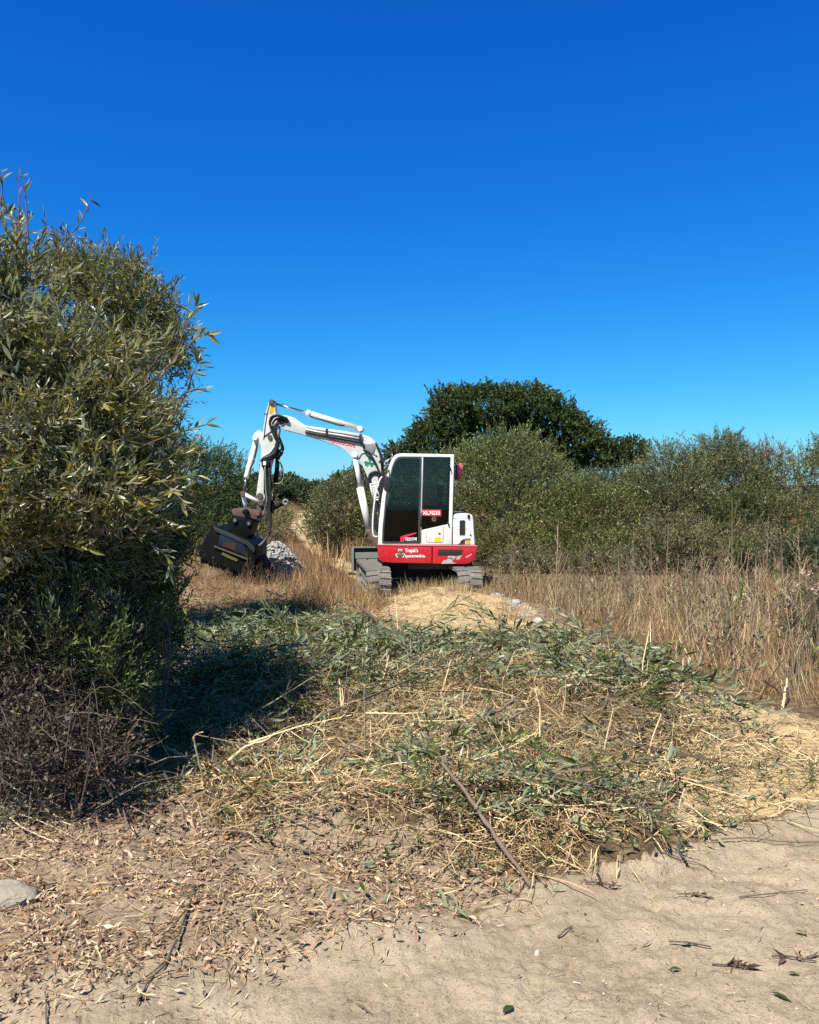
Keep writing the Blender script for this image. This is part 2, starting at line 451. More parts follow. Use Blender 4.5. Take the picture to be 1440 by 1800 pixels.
def build_ground():
    ys = [-60, -30, -15, -8, -4, -2, -1, 0]
    y = 0.4
    while y < 1200:
        ys.append(y)
        g = .05 if y < 1.8 else (.0030 if y < 5.5 else (.0055 if y < 20 else .022))
        y = y + g * (y + 1.0)
    ys += [1600, 2200, 3000]
    ys = np.array(ys, float)
    un = np.linspace(-.56, .56, 620)
    uo = np.array([.6, .66, .74, .85, 1, 1.2, 1.5, 2, 3, 5])
    us = np.concatenate([-uo[::-1], un, uo])
    Y, U = np.meshgrid(ys, us, indexing='ij')
    X = U * (np.maximum(Y, 0) + 1.1) + np.where(Y < 0, U * -Y * .8, 0)
    Z = ground_z(X, Y)
    V = np.stack([X, Y, Z], -1).reshape(-1, 3)
    r, c = Y.shape
    I = np.arange(r * c).reshape(r, c)
    Q = np.stack([I[:-1, :-1], I[:-1, 1:], I[1:, 1:], I[1:, :-1]], -1).reshape(-1, 4)
    nb = NB(); nb.add(V, None, Q)
    m, N, L, b = mat_new('ground_soil')
    o = nb.build('ground', [m], smooth=True)
    tag(o, kind='structure')
    xs, ysv = X.ravel(), Y.ravel()
    def attr(name, val):
        a = o.data.attributes.new(name, 'FLOAT', 'POINT'); a.data.foreach_set('value', val.astype(np.float32))
    road = mask(xs, ysv, P_ROAD, 16, .3, 3).astype(float)
    attr('road', road)
    attr('chip', (mask(xs, ysv, P_CHIP, 24, .5, 6) | mask(xs, ysv, P_FARPATH, 10, .8, 8)).astype(float) * (1 - .85 * road))
    attr('litter', (mask(xs, ysv, P_LITTER, 30, .3, 12) | mask(xs, ysv, P_SHADE, 30, .5, 14) | mask(xs, ysv, P_CHIP, 40, .5, 18)).astype(float))
    attr('grey', mask(xs, ysv, P_GREY, 14, .4, 16).astype(float))
    def A(n):
        a = N.new('ShaderNodeAttribute'); a.attribute_name = n; return a.outputs['Fac']
    tc = N.new('ShaderNodeTexCoord')
    def NZ(scale, detail=6, rough=.6, dist=0):
        n = N.new('ShaderNodeTexNoise'); n.inputs['Scale'].default_value = scale; n.inputs['Detail'].default_value = detail
        n.inputs['Roughness'].default_value = rough; n.inputs['Distortion'].default_value = dist
        L.new(tc.outputs['Object'], n.inputs['Vector']); return n.outputs[0]
    def TH(a, scale, lo, hi):
        r_ = N.new('ShaderNodeMapRange'); r_.inputs[1].default_value = lo; r_.inputs[2].default_value = hi
        L.new(NZ(scale, 6, .75), r_.inputs[0])
        k_ = N.new('ShaderNodeMath'); k_.operation = 'MULTIPLY'; L.new(a, k_.inputs[0]); L.new(r_.outputs[0], k_.inputs[1]); return k_.outputs[0]
    def RP(inp, cols):
        r_ = N.new('ShaderNodeValToRGB'); cr = r_.color_ramp
        while len(cr.elements) < len(cols): cr.elements.new(.5)
        for i, (p, c_) in enumerate(cols): cr.elements[i].position = p; cr.elements[i].color = (*c_, 1)
        L.new(inp, r_.inputs[0]); return r_.outputs[0]
    def MX(f, a, b_, bt='MIX'):
        x_ = N.new('ShaderNodeMixRGB'); x_.blend_type = bt
        if isinstance(f, float): x_.inputs[0].default_value = f
        else: L.new(f, x_.inputs[0])
        L.new(a, x_.inputs[1]); L.new(b_, x_.inputs[2]); return x_.outputs[0]
    dirt = RP(NZ(2.2, 9, .65), [(.3, (.29, .226, .162)), (.5, (.375, .298, .218)), (.7, (.45, .362, .272))])
    speck = RP(NZ(120, 3, .7), [(.36, (.55, .5, .45)), (.45, (1, 1, 1)), (.66, (1, 1, 1)), (.72, (1.25, 1.25, 1.2))])
    dirt = MX(1.0, dirt, speck, 'MULTIPLY')
    base = RP(NZ(9, 8, .7, .5), [(.3, (.05, .032, .02)), (.5, (.13, .09, .052)), (.7, (.28, .20, .12))])
    lit = RP(NZ(30, 8, .75, 1), [(.3, (.13, .09, .06)), (.5, (.28, .21, .15)), (.7, (.42, .335, .25))])
    chip = RP(NZ(45, 8, .75, .6), [(.3, (.36, .25, .125)), (.5, (.50, .375, .21)), (.7, (.62, .49, .30))])
    grey = RP(NZ(14, 8, .7, .6), [(.3, (.15, .115, .09)), (.5, (.28, .225, .18)), (.7, (.42, .35, .29))])
    c1 = MX(A('litter'), base, lit); c2 = MX(TH(A('road'), 16, .26, .40), c1, dirt)
    c3 = MX(TH(A('chip'), 4, .34, .52), c2, chip); c4 = MX(TH(A('grey'), 5, .44, .60), c3, grey)
    L.new(c4, b.inputs['Base Color'])
    b.inputs['Roughness'].default_value = .95; b.inputs['Specular IOR Level'].default_value = .15
    bp = N.new('ShaderNodeBump'); bp.inputs['Strength'].default_value = .7; bp.inputs['Distance'].default_value = .012
    L.new(NZ(55, 8, .72), bp.inputs['Height'])
    b2 = N.new('ShaderNodeBump'); b2.inputs['Strength'].default_value = .5; b2.inputs['Distance'].default_value = .03
    L.new(NZ(13, 6, .62, .8), b2.inputs['Height']); L.new(b2.outputs[0], bp.inputs['Normal']); L.new(bp.outputs[0], b.inputs['Normal'])
    return o
build_ground()

def gz(x, y): return float(ground_z(np.array([x]), np.array([y]))[0])
def G(px, py, h=0.0):
    x, y = gp(px, py); z = gz(x, y)
    x, y = gp(px, py, z + h)
    return Vector((x, y, gz(x, y) + h))

exec_parts = []

# ------------------------------------------------------------------ vegetation builders
SPR_W = [sprig_tpl(i, n=14, leaf=.25, kind='near', wid=.10, tr=.006, droop=.3) for i in range(6)]
SPR_WM = [sprig_tpl(20 + i, n=15, leaf=.21, kind='mid', wid=.12, tr=.006) for i in range(5)]
SPR_F = [sprig_tpl(40 + i, n=16, leaf=.19, kind='far', wid=.17, tr=.006, ang=(25, 75)) for i in range(6)]
SPR_OAK = [sprig_tpl(60 + i, n=26, leaf=.22, kind='far', wid=.34, tr=.012, ang=(30, 95), curve=.35) for i in range(5)]
SPR_DEAD = [sprig_tpl(80 + i, n=9, leaf=.105, kind='mid', wid=.24, tr=.009, ang=(30, 90), curve=.45) for i in range(5)]
SPR_BARE = [sprig_tpl(95 + i, n=3, leaf=.10, kind='far', wid=.2, tr=.009, ang=(20, 50), curve=.4) for i in range(4)]

def Lb(px, py, d, rpx, rpy, ry):
    c = at(px, py, d)
    return (c.x, c.y, c.z, rpx / F * d, ry, rpy / F * d)

def sample_lobes(lobes, n, depth=0.38, lump=.16, seed=0, front=.55):
    r = np.random.default_rng(seed + 500)
    Lo = np.array(lobes)
    area = (Lo[:, 3] * Lo[:, 5] + Lo[:, 3] * Lo[:, 4] + Lo[:, 4] * Lo[:, 5])
    Pm, Dm = [], []
    got = 0
    while got < n:
        k = r.choice(len(Lo), 2 * n, p=area / area.sum())
        d = r.normal(size=(2 * n, 3)); d /= np.linalg.norm(d, axis=1, keepdims=True)
        keep = (d[:, 1] < .2) | (r.uniform(size=2 * n) > front)       # fewer on the far side
        k, d = k[keep], d[keep]
        t = 1 - np.abs(r.normal(0, depth, len(k))); t = np.clip(t, .1, 1.0) + .22 * r.uniform(size=len(k)) ** 5
        rad = Lo[k, 3:6]
        f = 1 + lump * noise(d * 1.0 + k[:, None] * 1.7, .42, seed, 2) + lump * .7 * noise(d * 1.0 + k[:, None] * 2.3, .16, seed + 5, 1)
        P = Lo[k, :3] + d * rad * (t * f)[:, None]
        ok = P[:, 2] > 0.02
        q = np.full(len(P), 9.0)
        for j in range(len(Lo)):
            e = np.linalg.norm((P - Lo[j, :3]) / Lo[j, 3:6], axis=1)
            e[k == j] = 9
            q = np.minimum(q, e)
        ok &= q > .62
        P, d = P[ok], d[ok]
        Pm.append(P); Dm.append(d / 1.0); got += len(P)
    return np.concatenate(Pm)[:n], np.concatenate(Dm)[:n]

def shrub(name, label, cat, lobes, n, tpls, size, leaf_mat, twig_mat=None, base=None, seed=0, up=.45, stems=7, stem_r=.03,
          depth=.38, lump=.16, group=None, spread=.55, clip=None, crown='foliage', trunk='stems', front=.55, jit=.45, single=False):
    r = np.random.default_rng(seed + 900)
    Lo = np.array(lobes)
    if base is None:
        bx, by = np.average(Lo[:, 0], weights=Lo[:, 3]), np.average(Lo[:, 1], weights=Lo[:, 3])
        base = (bx, by, gz(bx, by))
    root = empty(name, base, label=label, cat=cat, group=group)
    P, D = sample_lobes(lobes, n, depth, lump, seed, front)
    if clip is not None:
        ok = clip(P); P, D = P[ok], D[ok]
    S = r.uniform(size[0], size[1], len(P))
    Dv = D + r.normal(0, jit, P.shape) + np.array([0, 0, up])
    Dv /= np.linalg.norm(Dv, axis=1, keepdims=True)
    P0 = P - Dv * S[:, None] * .7
    P0[:, 2] = np.maximum(P0[:, 2], .01)
    Mx = basis(Dv, r.uniform(0, 6.28, len(P)))
    nb = NB(); rv = r.uniform(size=len(P)); k = r.integers(0, len(tpls), len(P))
    for i, t in enumerate(tpls):
        s_ = k == i
        inst(nb, t, P0[s_], Mx[s_], S[s_], rv[s_])
    nb.build(crown, [leaf_mat, twig_mat or M['twig']], root, origin=base)
    # stems from the base up into the crown
    nb = NB(); b = Vector(base)
    for i in range(stems):
        tgt = P[r.integers(0, len(P))]
        lo = Lo[r.integers(0, len(Lo))]
        tv = Vector(tgt)
        st = b + Vector((float(np.clip(r.normal(0, .7), -1.2, 1.2)) * spread * (.1 if single else 1), float(np.clip(r.normal(0, .7), -1.2, 1.2)) * spread * (.1 if single else .5), -.05))
        c = Vector(lo[:3])
        mid = st.lerp(c, .6) + Vector(r.normal(0, .1, 3)) * (b - c).length * .2
        mid.z = max(mid.z, .2)
        pts = smooth_path([st, st.lerp(mid, .5) + Vector(r.normal(0, .04, 3)), mid, tv], 12)
        tube(nb, pts, np.linspace(stem_r * r.uniform(.6, 1.2), stem_r * .12, len(pts)), 5)
        for q in range(3):
            a = pts[r.integers(3, len(pts) - 2)]
            tv2 = Vector(P[r.integers(0, len(P))])
            if (tv2 - a).length < Lo[:, 3].max() * 1.5:
                pp = smooth_path([a, a.lerp(tv2, .5) + Vector(r.normal(0, .06, 3)), tv2], 6)
                tube(nb, pp, np.linspace(stem_r * .35, stem_r * .08, len(pp)), 4)
    nb.build(trunk, [M['bark']], root, origin=base)
    return root

# ------------------------------------------------------------------ the excavator
paint_w = simple('white_paint', (.74, .75, .73), rough=.35, var=.05, vs=5, dirt=(.36, .31, .25), dirt_amt=.5, coat=.2)
paint_c = simple('worn_white_paint', (.58, .59, .565), rough=.42, var=.10, vs=8, dirt=(.28, .24, .20), dirt_amt=.45)
paint_r = simple('red_paint', (.50, .012, .022), rough=.32, var=.12, vs=7, dirt=(.35, .10, .09), dirt_amt=.25, coat=.3)
black_p = simple('black_paint', (.004, .0045, .0055), rough=.55, var=.3, vs=8, dirt=(.012, .011, .010), dirt_amt=.25, spec=.12)
black_m = simple('black_rubber', (.018, .018, .018), rough=.5, var=.2)
track_m = simple('dusty_rubber', (.155, .145, .13), rough=.9, var=.3, vs=14, dirt=(.30, .26, .21), dirt_amt=.6, bump=.6, bs=40)
grey_p = simple('grey_paint', (.20, .22, .22), rough=.5, var=.15, vs=6, dirt=(.35, .32, .28), dirt_amt=.4)
rust = simple('rusty_steel', (.085, .055, .042), rough=.7, var=.4, vs=18, dirt=(.25, .18, .13), dirt_amt=.5)
chrome = simple('chrome_rod', (.55, .56, .58), rough=.18, metal=1, var=.05)
yellow = simple('yellow_sticker', (.80, .55, .01), rough=.4)
amber = simple('amber_sticker', (.75, .38, .01), rough=.4)
white_s = simple('white_print', (.85, .85, .85), rough=.5)
red_s = simple('red_print', (.72, .02, .05), rough=.45)
green_s = simple('green_print', (.01, .20, .10), rough=.45)
blue_s = simple('blue_print', (.03, .10, .22), rough=.45)
dark_in = simple('cab_interior', (.05, .058, .055), rough=.6, var=.3)
panel_in = simple('cab_panel_grey', (.2, .23, .21), rough=.6, var=.3)
hivis = simple('hi_vis_cloth', (.45, .80, .03), rough=.7)
scuff = simple('scuffed_primer', (.42, .36, .34), rough=.7, var=.2, vs=30)

def glass_mat():
    m = bpy.data.materials.new('tinted_glass'); m.use_nodes = True
    N, L = m.node_tree.nodes, m.node_tree.links
    N.clear()
    o = N.new('ShaderNodeOutputMaterial'); t = N.new('ShaderNodeBsdfTransparent'); t.inputs[0].default_value = (.30, .37, .34, 1)
    g = N.new('ShaderNodeBsdfGlossy'); g.inputs[1].default_value = .02; g.inputs[0].default_value = (.9, .95, .95, 1)
    f = N.new('ShaderNodeFresnel'); f.inputs[0].default_value = 1.45
    x = N.new('ShaderNodeMixShader')
    L.new(f.outputs[0], x.inputs[0]); L.new(t.outputs[0], x.inputs[1]); L.new(g.outputs[0], x.inputs[2]); L.new(x.outputs[0], o.inputs[0])
    return m
glass = glass_mat()

EXO = Vector((.30, 14.6, -.04))
EX = empty('excavator', EXO, label='white and red compact excavator holding a black mulcher head out to the left', cat='excavator')

def P2(pts, yref):
    return [at(px, py, yref) for px, py in pts]

def round_poly(pts, r=3.0, n=4, skip=()):
    out = []; m = len(pts)
    for i in range(m):
        a, b, c = Vector(pts[i-1]), Vector(pts[i]), Vector(pts[(i+1) % m])
        if i in skip: out.append(tuple(b)); continue
        d1, d2 = (a - b), (c - b)
        rr = min(r, d1.length * .45, d2.length * .45)
        p1, p2 = b + d1.normalized() * rr, b + d2.normalized() * rr
        for k in range(n + 1):
            t = k / n
            out.append(tuple((1-t)**2 * p1 + 2*(1-t)*t * b + t*t * p2))
    return out

import bmesh
def prism(name, px_pts, yref, y0, y1, mat, parent, bevel=0.0, holes=None, seg=2, smooth=True):
    """outline traced at depth yref, real thickness from y0 to y1"""
    bm = bmesh.new()
    P = [at(px, py, yref) for px, py in px_pts]
    fv = [bm.verts.new((p.x, y0, p.z)) for p in P]
    f = bm.faces.new(fv)
    ext = bmesh.ops.extrude_face_region(bm, geom=[f])
    vs = [g for g in ext['geom'] if isinstance(g, bmesh.types.BMVert)]
    for v in vs: v.co.y = y1
    bmesh.ops.recalc_face_normals(bm, faces=bm.faces)
    if bevel:
        es = [e for e in bm.edges if len(e.link_faces) == 2 and (abs(e.verts[0].co.y - e.verts[1].co.y) < 1e-5)]
        bmesh.ops.bevel(bm, geom=es, offset=bevel, segments=seg, profile=.6, affect='EDGES', clamp_overlap=True)
    return bm_obj(name, bm, mat, parent, smooth)

def bm_obj(name, bm, mat, parent, smooth=True, origin=None):
    me = bpy.data.meshes.new(name)
    org = EXO if origin is None else origin
    bmesh.ops.translate(bm, verts=bm.verts, vec=-Vector(org))
    bm.normal_update()
    bm.to_mesh(me); bm.free()
    for m_ in (mat if isinstance(mat, (list, tuple)) else [mat]): me.materials.append(m_)
    if smooth:
        for p in me.polygons: p.use_smooth = True
        if hasattr(me, 'set_sharp_from_angle'): me.set_sharp_from_angle(angle=R(32))
    o = bpy.data.objects.new(name, me); COL.objects.link(o)
    if parent is not None: o.parent = parent
    return o

def frame_ring(name, outer, inner, yref, y0, y1, mat, parent):
    """a ring between two outlines with the same number of points"""
    bm = bmesh.new()
    A = [at(*p, yref) for p in outer]; B = [at(*p, yref) for p in inner]
    n = len(A)
    def ring(P, y): return [bm.verts.new((p.x, y, p.z)) for p in P]
    a0, b0, a1, b1 = ring(A, y0), ring(B, y0), ring(A, y1), ring(B, y1)
    for i in range(n):
        j = (i + 1) % n
        bm.faces.new((a0[i], a0[j], b0[j], b0[i])); bm.faces.new((a1[i], b1[i], b1[j], a1[j]))
        bm.faces.new((a0[i], a1[i], a1[j], a0[j])); bm.faces.new((b0[i], b0[j], b1[j], b1[i]))
    bmesh.ops.recalc_face_normals(bm, faces=bm.faces)
    es = [e for e in bm.edges if abs(e.verts[0].co.y - e.verts[1].co.y) < 1e-5 and len(e.link_faces) == 2 and e.calc_face_angle(0) > .5]
    bmesh.ops.bevel(bm, geom=es, offset=.006, segments=2, affect='EDGES')
    return bm_obj(name, bm, mat, parent)

def resample(pts, n):
    P = np.array(pts + [pts[0]], float); d = np.r_[0, np.cumsum(np.linalg.norm(np.diff(P, axis=0), axis=1))]
    t = np.linspace(0, d[-1], n, endpoint=False)
    return [(float(np.interp(q, d, P[:, 0])), float(np.interp(q, d, P[:, 1]))) for q in t]

def ex_tube(name, px_pts, y, rad, mat, parent, smooth_n=0, sides=10):
    """y is one depth or a list of depths"""
    ys_ = y if isinstance(y, (list, tuple)) else [y] * len(px_pts)
    pts = [at(px, py, yy) for (px, py), yy in zip(px_pts, ys_)]
    if smooth_n: pts = smooth_path(pts, smooth_n)
    nb = NB(); tube(nb, pts, rad, sides)
    return nb.build(name, [mat], parent, origin=EXO, smooth=True)

def disc(name, px, py, y, r, th, mat, parent, r2=None, bev=True):
    """short cylinder with axis along Y"""
    c = at(px, py, y)
    nb = NB()
    rr = [r * .86, r, r, r * .86] if bev else [r, r, r, r]
    tube(nb, [(c.x, c.y - th, c.z), (c.x, c.y - th * .85, c.z), (c.x, c.y + th * .85, c.z), (c.x, c.y + th, c.z)], rr, 20)
    return nb.build(name, [mat], parent, origin=EXO, smooth=False)

def ex_box(name, px0, py0, px1, py1, yref, y0, y1, mat, parent, bevel=.004):
    return prism(name, [(px0, py0), (px1, py0), (px1, py1), (px0, py1)], yref, y0, y1, mat, parent, bevel)

def text(name, body, px, py, y, hpx, mat, parent, wpx=None, shear=0, bold=0.0, rot=0, ext=.0015):
    cu = bpy.data.curves.new(name, 'FONT'); cu.body = body; cu.size = 1; cu.extrude = .004; cu.shear = shear; cu.offset = bold
    cu.align_x = 'LEFT'; cu.resolution_u = 3
    t = bpy.data.objects.new('tmp', cu)
    me = bpy.data.meshes.new_from_object(t)
    co = np.zeros(len(me.vertices) * 3); me.vertices.foreach_get('co', co); co = co.reshape(-1, 3)
    x0, x1, z0, z1 = co[:, 0].min(), co[:, 0].max(), co[:, 1].min(), co[:, 1].max()
    k = y / F
    hh = hpx * k / (z1 - z0); ww = (wpx * k / (x1 - x0)) if wpx else hh
    p = at(px, py, y)
    X = (co[:, 0] - x0) * ww; Z = (co[:, 1] - z0) * hh
    c_, s_ = math.cos(rot), math.sin(rot)
    W = np.stack([p.x + X * c_ - Z * s_, np.full(len(X), y) + (co[:, 2] - .004) * .3, p.z + X * s_ + Z * c_], 1) - np.array(EXO)
    me.vertices.foreach_set('co', W.astype(np.float32).ravel()); me.update()
    bpy.data.objects.remove(t)
    me.materials.clear(); me.materials.append(mat)
    me.name = name
    o = bpy.data.objects.new(name, me); COL.objects.link(o); o.parent = parent
    return o

def shamrock(px, py, y, r, mat, parent, rot=0, stem=True):
    bm = bmesh.new()
    c = at(px, py, y); k = r * y / F
    def poly(pts):
        vs = []
        for a, b_ in pts:
            X = a * math.cos(rot) - b_ * math.sin(rot); Z = a * math.sin(rot) + b_ * math.cos(rot)
            vs.append(bm.verts.new((c.x + X * k, y, c.z + Z * k)))
        bm.faces.new(vs)
    for q in range(3):
        an = R(90 + q * 120)
        pts = [(0, 0)]
        for i in range(17):            # heart shaped leaflet
            t = -1 + i / 8
            th = t * 1.05
            rr = .98 * (1 - .22 * math.exp(-(t / .16) ** 2)) * (1 - .35 * abs(t) ** 4)
            w_ = th * .62
            pts.append((rr * math.cos(an + w_), rr * math.sin(an + w_)))
        poly(pts)
    if stem: poly([(0, 0), (.10, -.02), (.0, -.55), (-.22, -.98), (-.32, -.92), (-.10, -.5), (-.06, 0)])
    for f in bm.faces:
        f.normal_update()
        if f.normal.y > 0: f.normal_flip()
    bmesh.ops.triangulate(bm, faces=bm.faces[:])
    g = bmesh.ops.extrude_face_region(bm, geom=bm.faces[:])
    for v in [g_ for g_ in g['geom'] if isinstance(g_, bmesh.types.BMVert)]: v.co.y += .002
    bmesh.ops.recalc_face_normals(bm, faces=bm.faces)
    return bm_obj('shamrock_emblem', bm, mat, parent, smooth=False)

YN = 13.9            # near face of the upper body
YC = 14.92           # far side of the cab
YR = 15.74           # right-hand side of the house

# ---- tracks and undercarriage (turned a few degrees against the upper body)
YAW = R(8)
def build_track(cx, cy, name='track'):
    """rubber track, axis along local +Y, near end towards the camera"""
    Lh, rad, wd = 2.36, .238, .40
    root_y = cy
    bm = bmesh.new()
    prof = []
    n = 12
    for i in range(n + 1):
        a = R(90 + 180 * i / n); prof.append((-Lh / 2 + rad + rad * math.cos(a), rad + rad * math.sin(a)))
    for i in range(n + 1):
        a = R(-90 + 180 * i / n); prof.append((Lh / 2 - rad + rad * math.cos(a), rad + rad * math.sin(a)))
    # sag the upper run and raise the idler end slightly
    prof = [(a, b_ - (.02 * math.sin((a + Lh / 2) / Lh * math.pi * 3) if b_ > rad * 1.5 else 0)) for a, b_ in prof]
    PR = np.array(prof + [prof[0]]); d = np.r_[0, np.cumsum(np.linalg.norm(np.diff(PR, axis=0), axis=1))]
    Tn = int(d[-1] / .04)
    ts = np.linspace(0, d[-1], Tn, endpoint=False)
    cs, sn = math.cos(YAW), math.sin(YAW)
    def W(u, v, z): return (cx + u * cs - v * sn, cy + u * sn + v * cs, z - .095)
    def on(t, h):
        q = np.interp(t, d, PR[:, 0]), np.interp(t, d, PR[:, 1])
        q2 = np.interp((t + .01) % d[-1], d, PR[:, 0]), np.interp((t + .01) % d[-1], d, PR[:, 1])
        tx, tz = q2[0] - q[0], q2[1] - q[1]; l = math.hypot(tx, tz) + 1e-9
        return q[0] + -tz / l * h * -1 * -1, q[1] + tx / l * h
    # orientation of the outward normal
    test = on(0, .05); sgn = 1 if test[1] > PR[0][1] else -1
    us = [-wd/2, -wd/2 + .03, wd/2 - .03, wd/2]
    nb = NB()
    V = []; Q = []
    for t in ts:
        for u in us:
            v, z = on(t, 0); V.append(W(u, v, z))
        for u in us[::-1]:
            v, z = on(t, -.045 * sgn); V.append(W(u, v, z))
    m_ = 8
    for i in range(Tn):
        j = (i + 1) % Tn
        for k in range(m_):
            l = (k + 1) % m_
            Q.append((i*m_+k, i*m_+l, j*m_+l, j*m_+k))
    nb.add(V, None, Q)
    # lugs: two staggered rows of slanted blocks with a gap in the middle
    step = .105; K = int(d[-1] / step)
    for i in range(K):
        t0 = i * d[-1] / K
        for side in (-1, 1):
            tt = (t0 + (step / 2 if side > 0 else 0)) % d[-1]
            c8 = []
            for h in (0, .020 * sgn):
                for (u, dt) in ((side * .018, -.028), (side * (wd/2 + .006), -.012), (side * (wd/2 + .006), .030), (side * .018, .012)):
                    sh = .006 if h else 0
                    v, z = on((tt + dt + (sh if dt < 0 else -sh)) % d[-1], h); c8.append(W(u, v, z))
            nb.add(c8, None, [(0, 1, 5, 4), (1, 2, 6, 5), (2, 3, 7, 6), (3, 0, 4, 7), (4, 5, 6, 7)])
    o = nb.build(name, [track_m], EX, origin=EXO)
    # side frame, idler, sprocket, rollers
    nb = NB()
    fr = [(-Lh/2 + .40, .30), (Lh/2 - .40, .32), (Lh/2 - .34, .14), (-Lh/2 + .36, .12)]
    V = [W(u, v, z) for u in (-.13, .13) for v, z in fr]
    nb.add(V, None, [(0, 1, 2, 3), (7, 6, 5, 4), (0, 4, 5, 1), (1, 5, 6, 2), (2, 6, 7, 3), (3, 7, 4, 0)])
    nb.build('track_frame', [grey_p], o, origin=EXO)
    for nm, v, z, r_, w_ in (('idler_wheel', -Lh/2 + rad, rad, .185, .10), ('sprocket', Lh/2 - rad, rad, .19, .11)):
        nb = NB()
        tube(nb, [W(-w_, v, z), W(-w_ * .98, v, z), W(w_ * .98, v, z), W(w_, v, z)], [r_ * .9, r_, r_, r_ * .9], 24)
        tube(nb, [W(-w_ - .05, v, z), W(w_ + .05, v, z)], [.09, .09], 16)
        nb.build(nm, [grey_p], o, origin=EXO)
    for i in range(4):
        nb = NB(); v = -.65 + i * .43
        tube(nb, [W(-.15, v, .10), W(.15, v, .10)], [.055, .055], 14)
        nb.build('roller', [grey_p], o, origin=EXO)
    return o
build_track(-.665, 14.62)
build_track(.84, 14.62)

def uc(u, v, z):      # undercarriage frame coordinates (u across, v away)
    return Vector((.09 + u * math.cos(YAW) - v * math.sin(YAW), 14.72 + u * math.sin(YAW) + v * math.cos(YAW), z - .05))
nb = NB()
V = [uc(u, v, z) for z in (.22, .50) for u, v in ((-.62, -.45), (.62, -.45), (.62, .45), (-.62, .45))]
nb.add(V, None, [(3, 2, 1, 0), (4, 5, 6, 7), (0, 1, 5, 4), (1, 2, 6, 5), (2, 3, 7, 6), (3, 0, 4, 7)])
nb.build('undercarriage_frame', [black_p], EX, origin=EXO)
nb = NB(); tube(nb, [uc(.16, 0, .42), uc(.16, 0, .55)], [.42, .42], 32)
nb.build('slew_ring', [black_m], EX, origin=EXO)
# dozer blade at the far end
nb = NB()
bz = lambda t: (1.47 + .05 * math.cos(t * 3.0), .16 + .45 * t)
rows = [bz(i / 8) for i in range(9)]
V = []
for off in (0, .05):
    for v, z in rows:
        V += [uc(-.985, v + off, z), uc(.985, v + off, z)]
Q = []
for i in range(8):
    Q += [(2*i, 2*i+1, 2*i+3, 2*i+2), (18+2*i, 18+2*i+2, 18+2*i+3, 18+2*i+1)]
for i in range(8):
    Q += [(2*i, 2*i+2, 18+2*i+2, 18+2*i), (2*i+1, 18+2*i+1, 18+2*i+3, 2*i+3)]
Q += [(0, 18, 19, 1), (16, 17, 35, 34)]
nb.add(V, None, Q)
blade = nb.build('dozer_blade', [black_p], EX, origin=EXO, smooth=False)
def ucbox(name, u0, u1, v0, v1, z0, z1, mat, parent):
    nb = NB(); V = [uc(u, v, z) for z in (z0, z1) for u, v in ((u0, v0), (u1, v0), (u1, v1), (u0, v1))]
    nb.add(V, None, [(3, 2, 1, 0), (4, 5, 6, 7), (0, 1, 5, 4), (1, 2, 6, 5), (2, 3, 7, 6), (3, 0, 4, 7)])
    return nb.build(name, [mat], parent, origin=EXO)
ucbox('blade_rim', -1.0, 1.0, 1.49, 1.535, .60, .635, grey_p, blade)
ucbox('blade_rib', -.96, .96, 1.40, 1.44, .41, .53, grey_p, blade)
ucbox('end_plate', -1.03, -.99, 1.38, 1.56, .16, .635, grey_p, blade)
ucbox('end_plate', .99, 1.03, 1.38, 1.56, .16, .635, grey_p, blade)
for u in (-.3, .3): ucbox('blade_arm', u - .06, u + .06, .3, 1.4, .22, .34, black_p, blade)

# ---- lower red body
red1 = [(664.4, 958), (759.2, 959), (759.2, 990.6), (690, 989.6), (674, 988), (666, 983), (663.8, 972)]
lower = prism('lower_body', red1, YN, YN, YR, paint_r, EX, .02)
red2 = [(760.4, 959.2), (838.6, 960.4), (837.6, 972), (834, 985), (824, 991), (812, 992), (760.4, 991)]
rear = prism('rear_counterweight', red2, YN, YN - .004, YR, paint_r, EX, .022)
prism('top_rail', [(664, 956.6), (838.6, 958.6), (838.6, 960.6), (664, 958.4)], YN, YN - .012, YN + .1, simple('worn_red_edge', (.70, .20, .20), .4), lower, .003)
ex_box('belly_plate', 672, 984, 830, 1000, 14.3, 14.25, 15.4, black_m, EX, .01)
slot = round_poly([(770.6, 966), (806, 966.5), (813, 966.5), (810, 974.5), (806, 975.6), (770.6, 975.4)], 1.5)
prism('slot', slot, YN, YN - .010, YN + .02, black_m, rear, .002)
prism('slot_rim', round_poly([(768.8, 964.6), (814.8, 965.2), (812.4, 975), (808, 977.4), (768.8, 977)], 2.5), YN, YN - .0075, YN + .02, simple('dark_red', (.28, .008, .015), .4), rear, .003)
for pp in ([(776, 990), (780, 985), (786, 984), (790, 980), (797, 982), (795, 988), (803, 990.6), (776, 991)],
           [(787, 977.5), (793, 974.5), (800, 976), (801, 981), (797, 984), (791, 981.5), (788, 983)],
           [(803, 977), (812, 975.6), (808, 983), (802, 984)], [(818, 979), (829, 973), (829.5, 975), (820, 981)]):
    prism('scuff_mark', round_poly(pp, 1.2, 2), YN, YN - .0062, YN + .01, scuff, rear)
shamrock(703.6, 973.4, YN - .004, 8.8, white_s, lower, stem=False)
shamrock(703.6, 973.6, YN - .0075, 7.2, green_s, lower, stem=False)
text('painted_lettering', "Trajak's", 712, 973, YN - .004, 9, white_s, lower, 23, bold=.02)
text('painted_lettering', 'spacemedica.', 712, 981.5, YN - .004, 7.5, white_s, lower, 36, bold=.02)
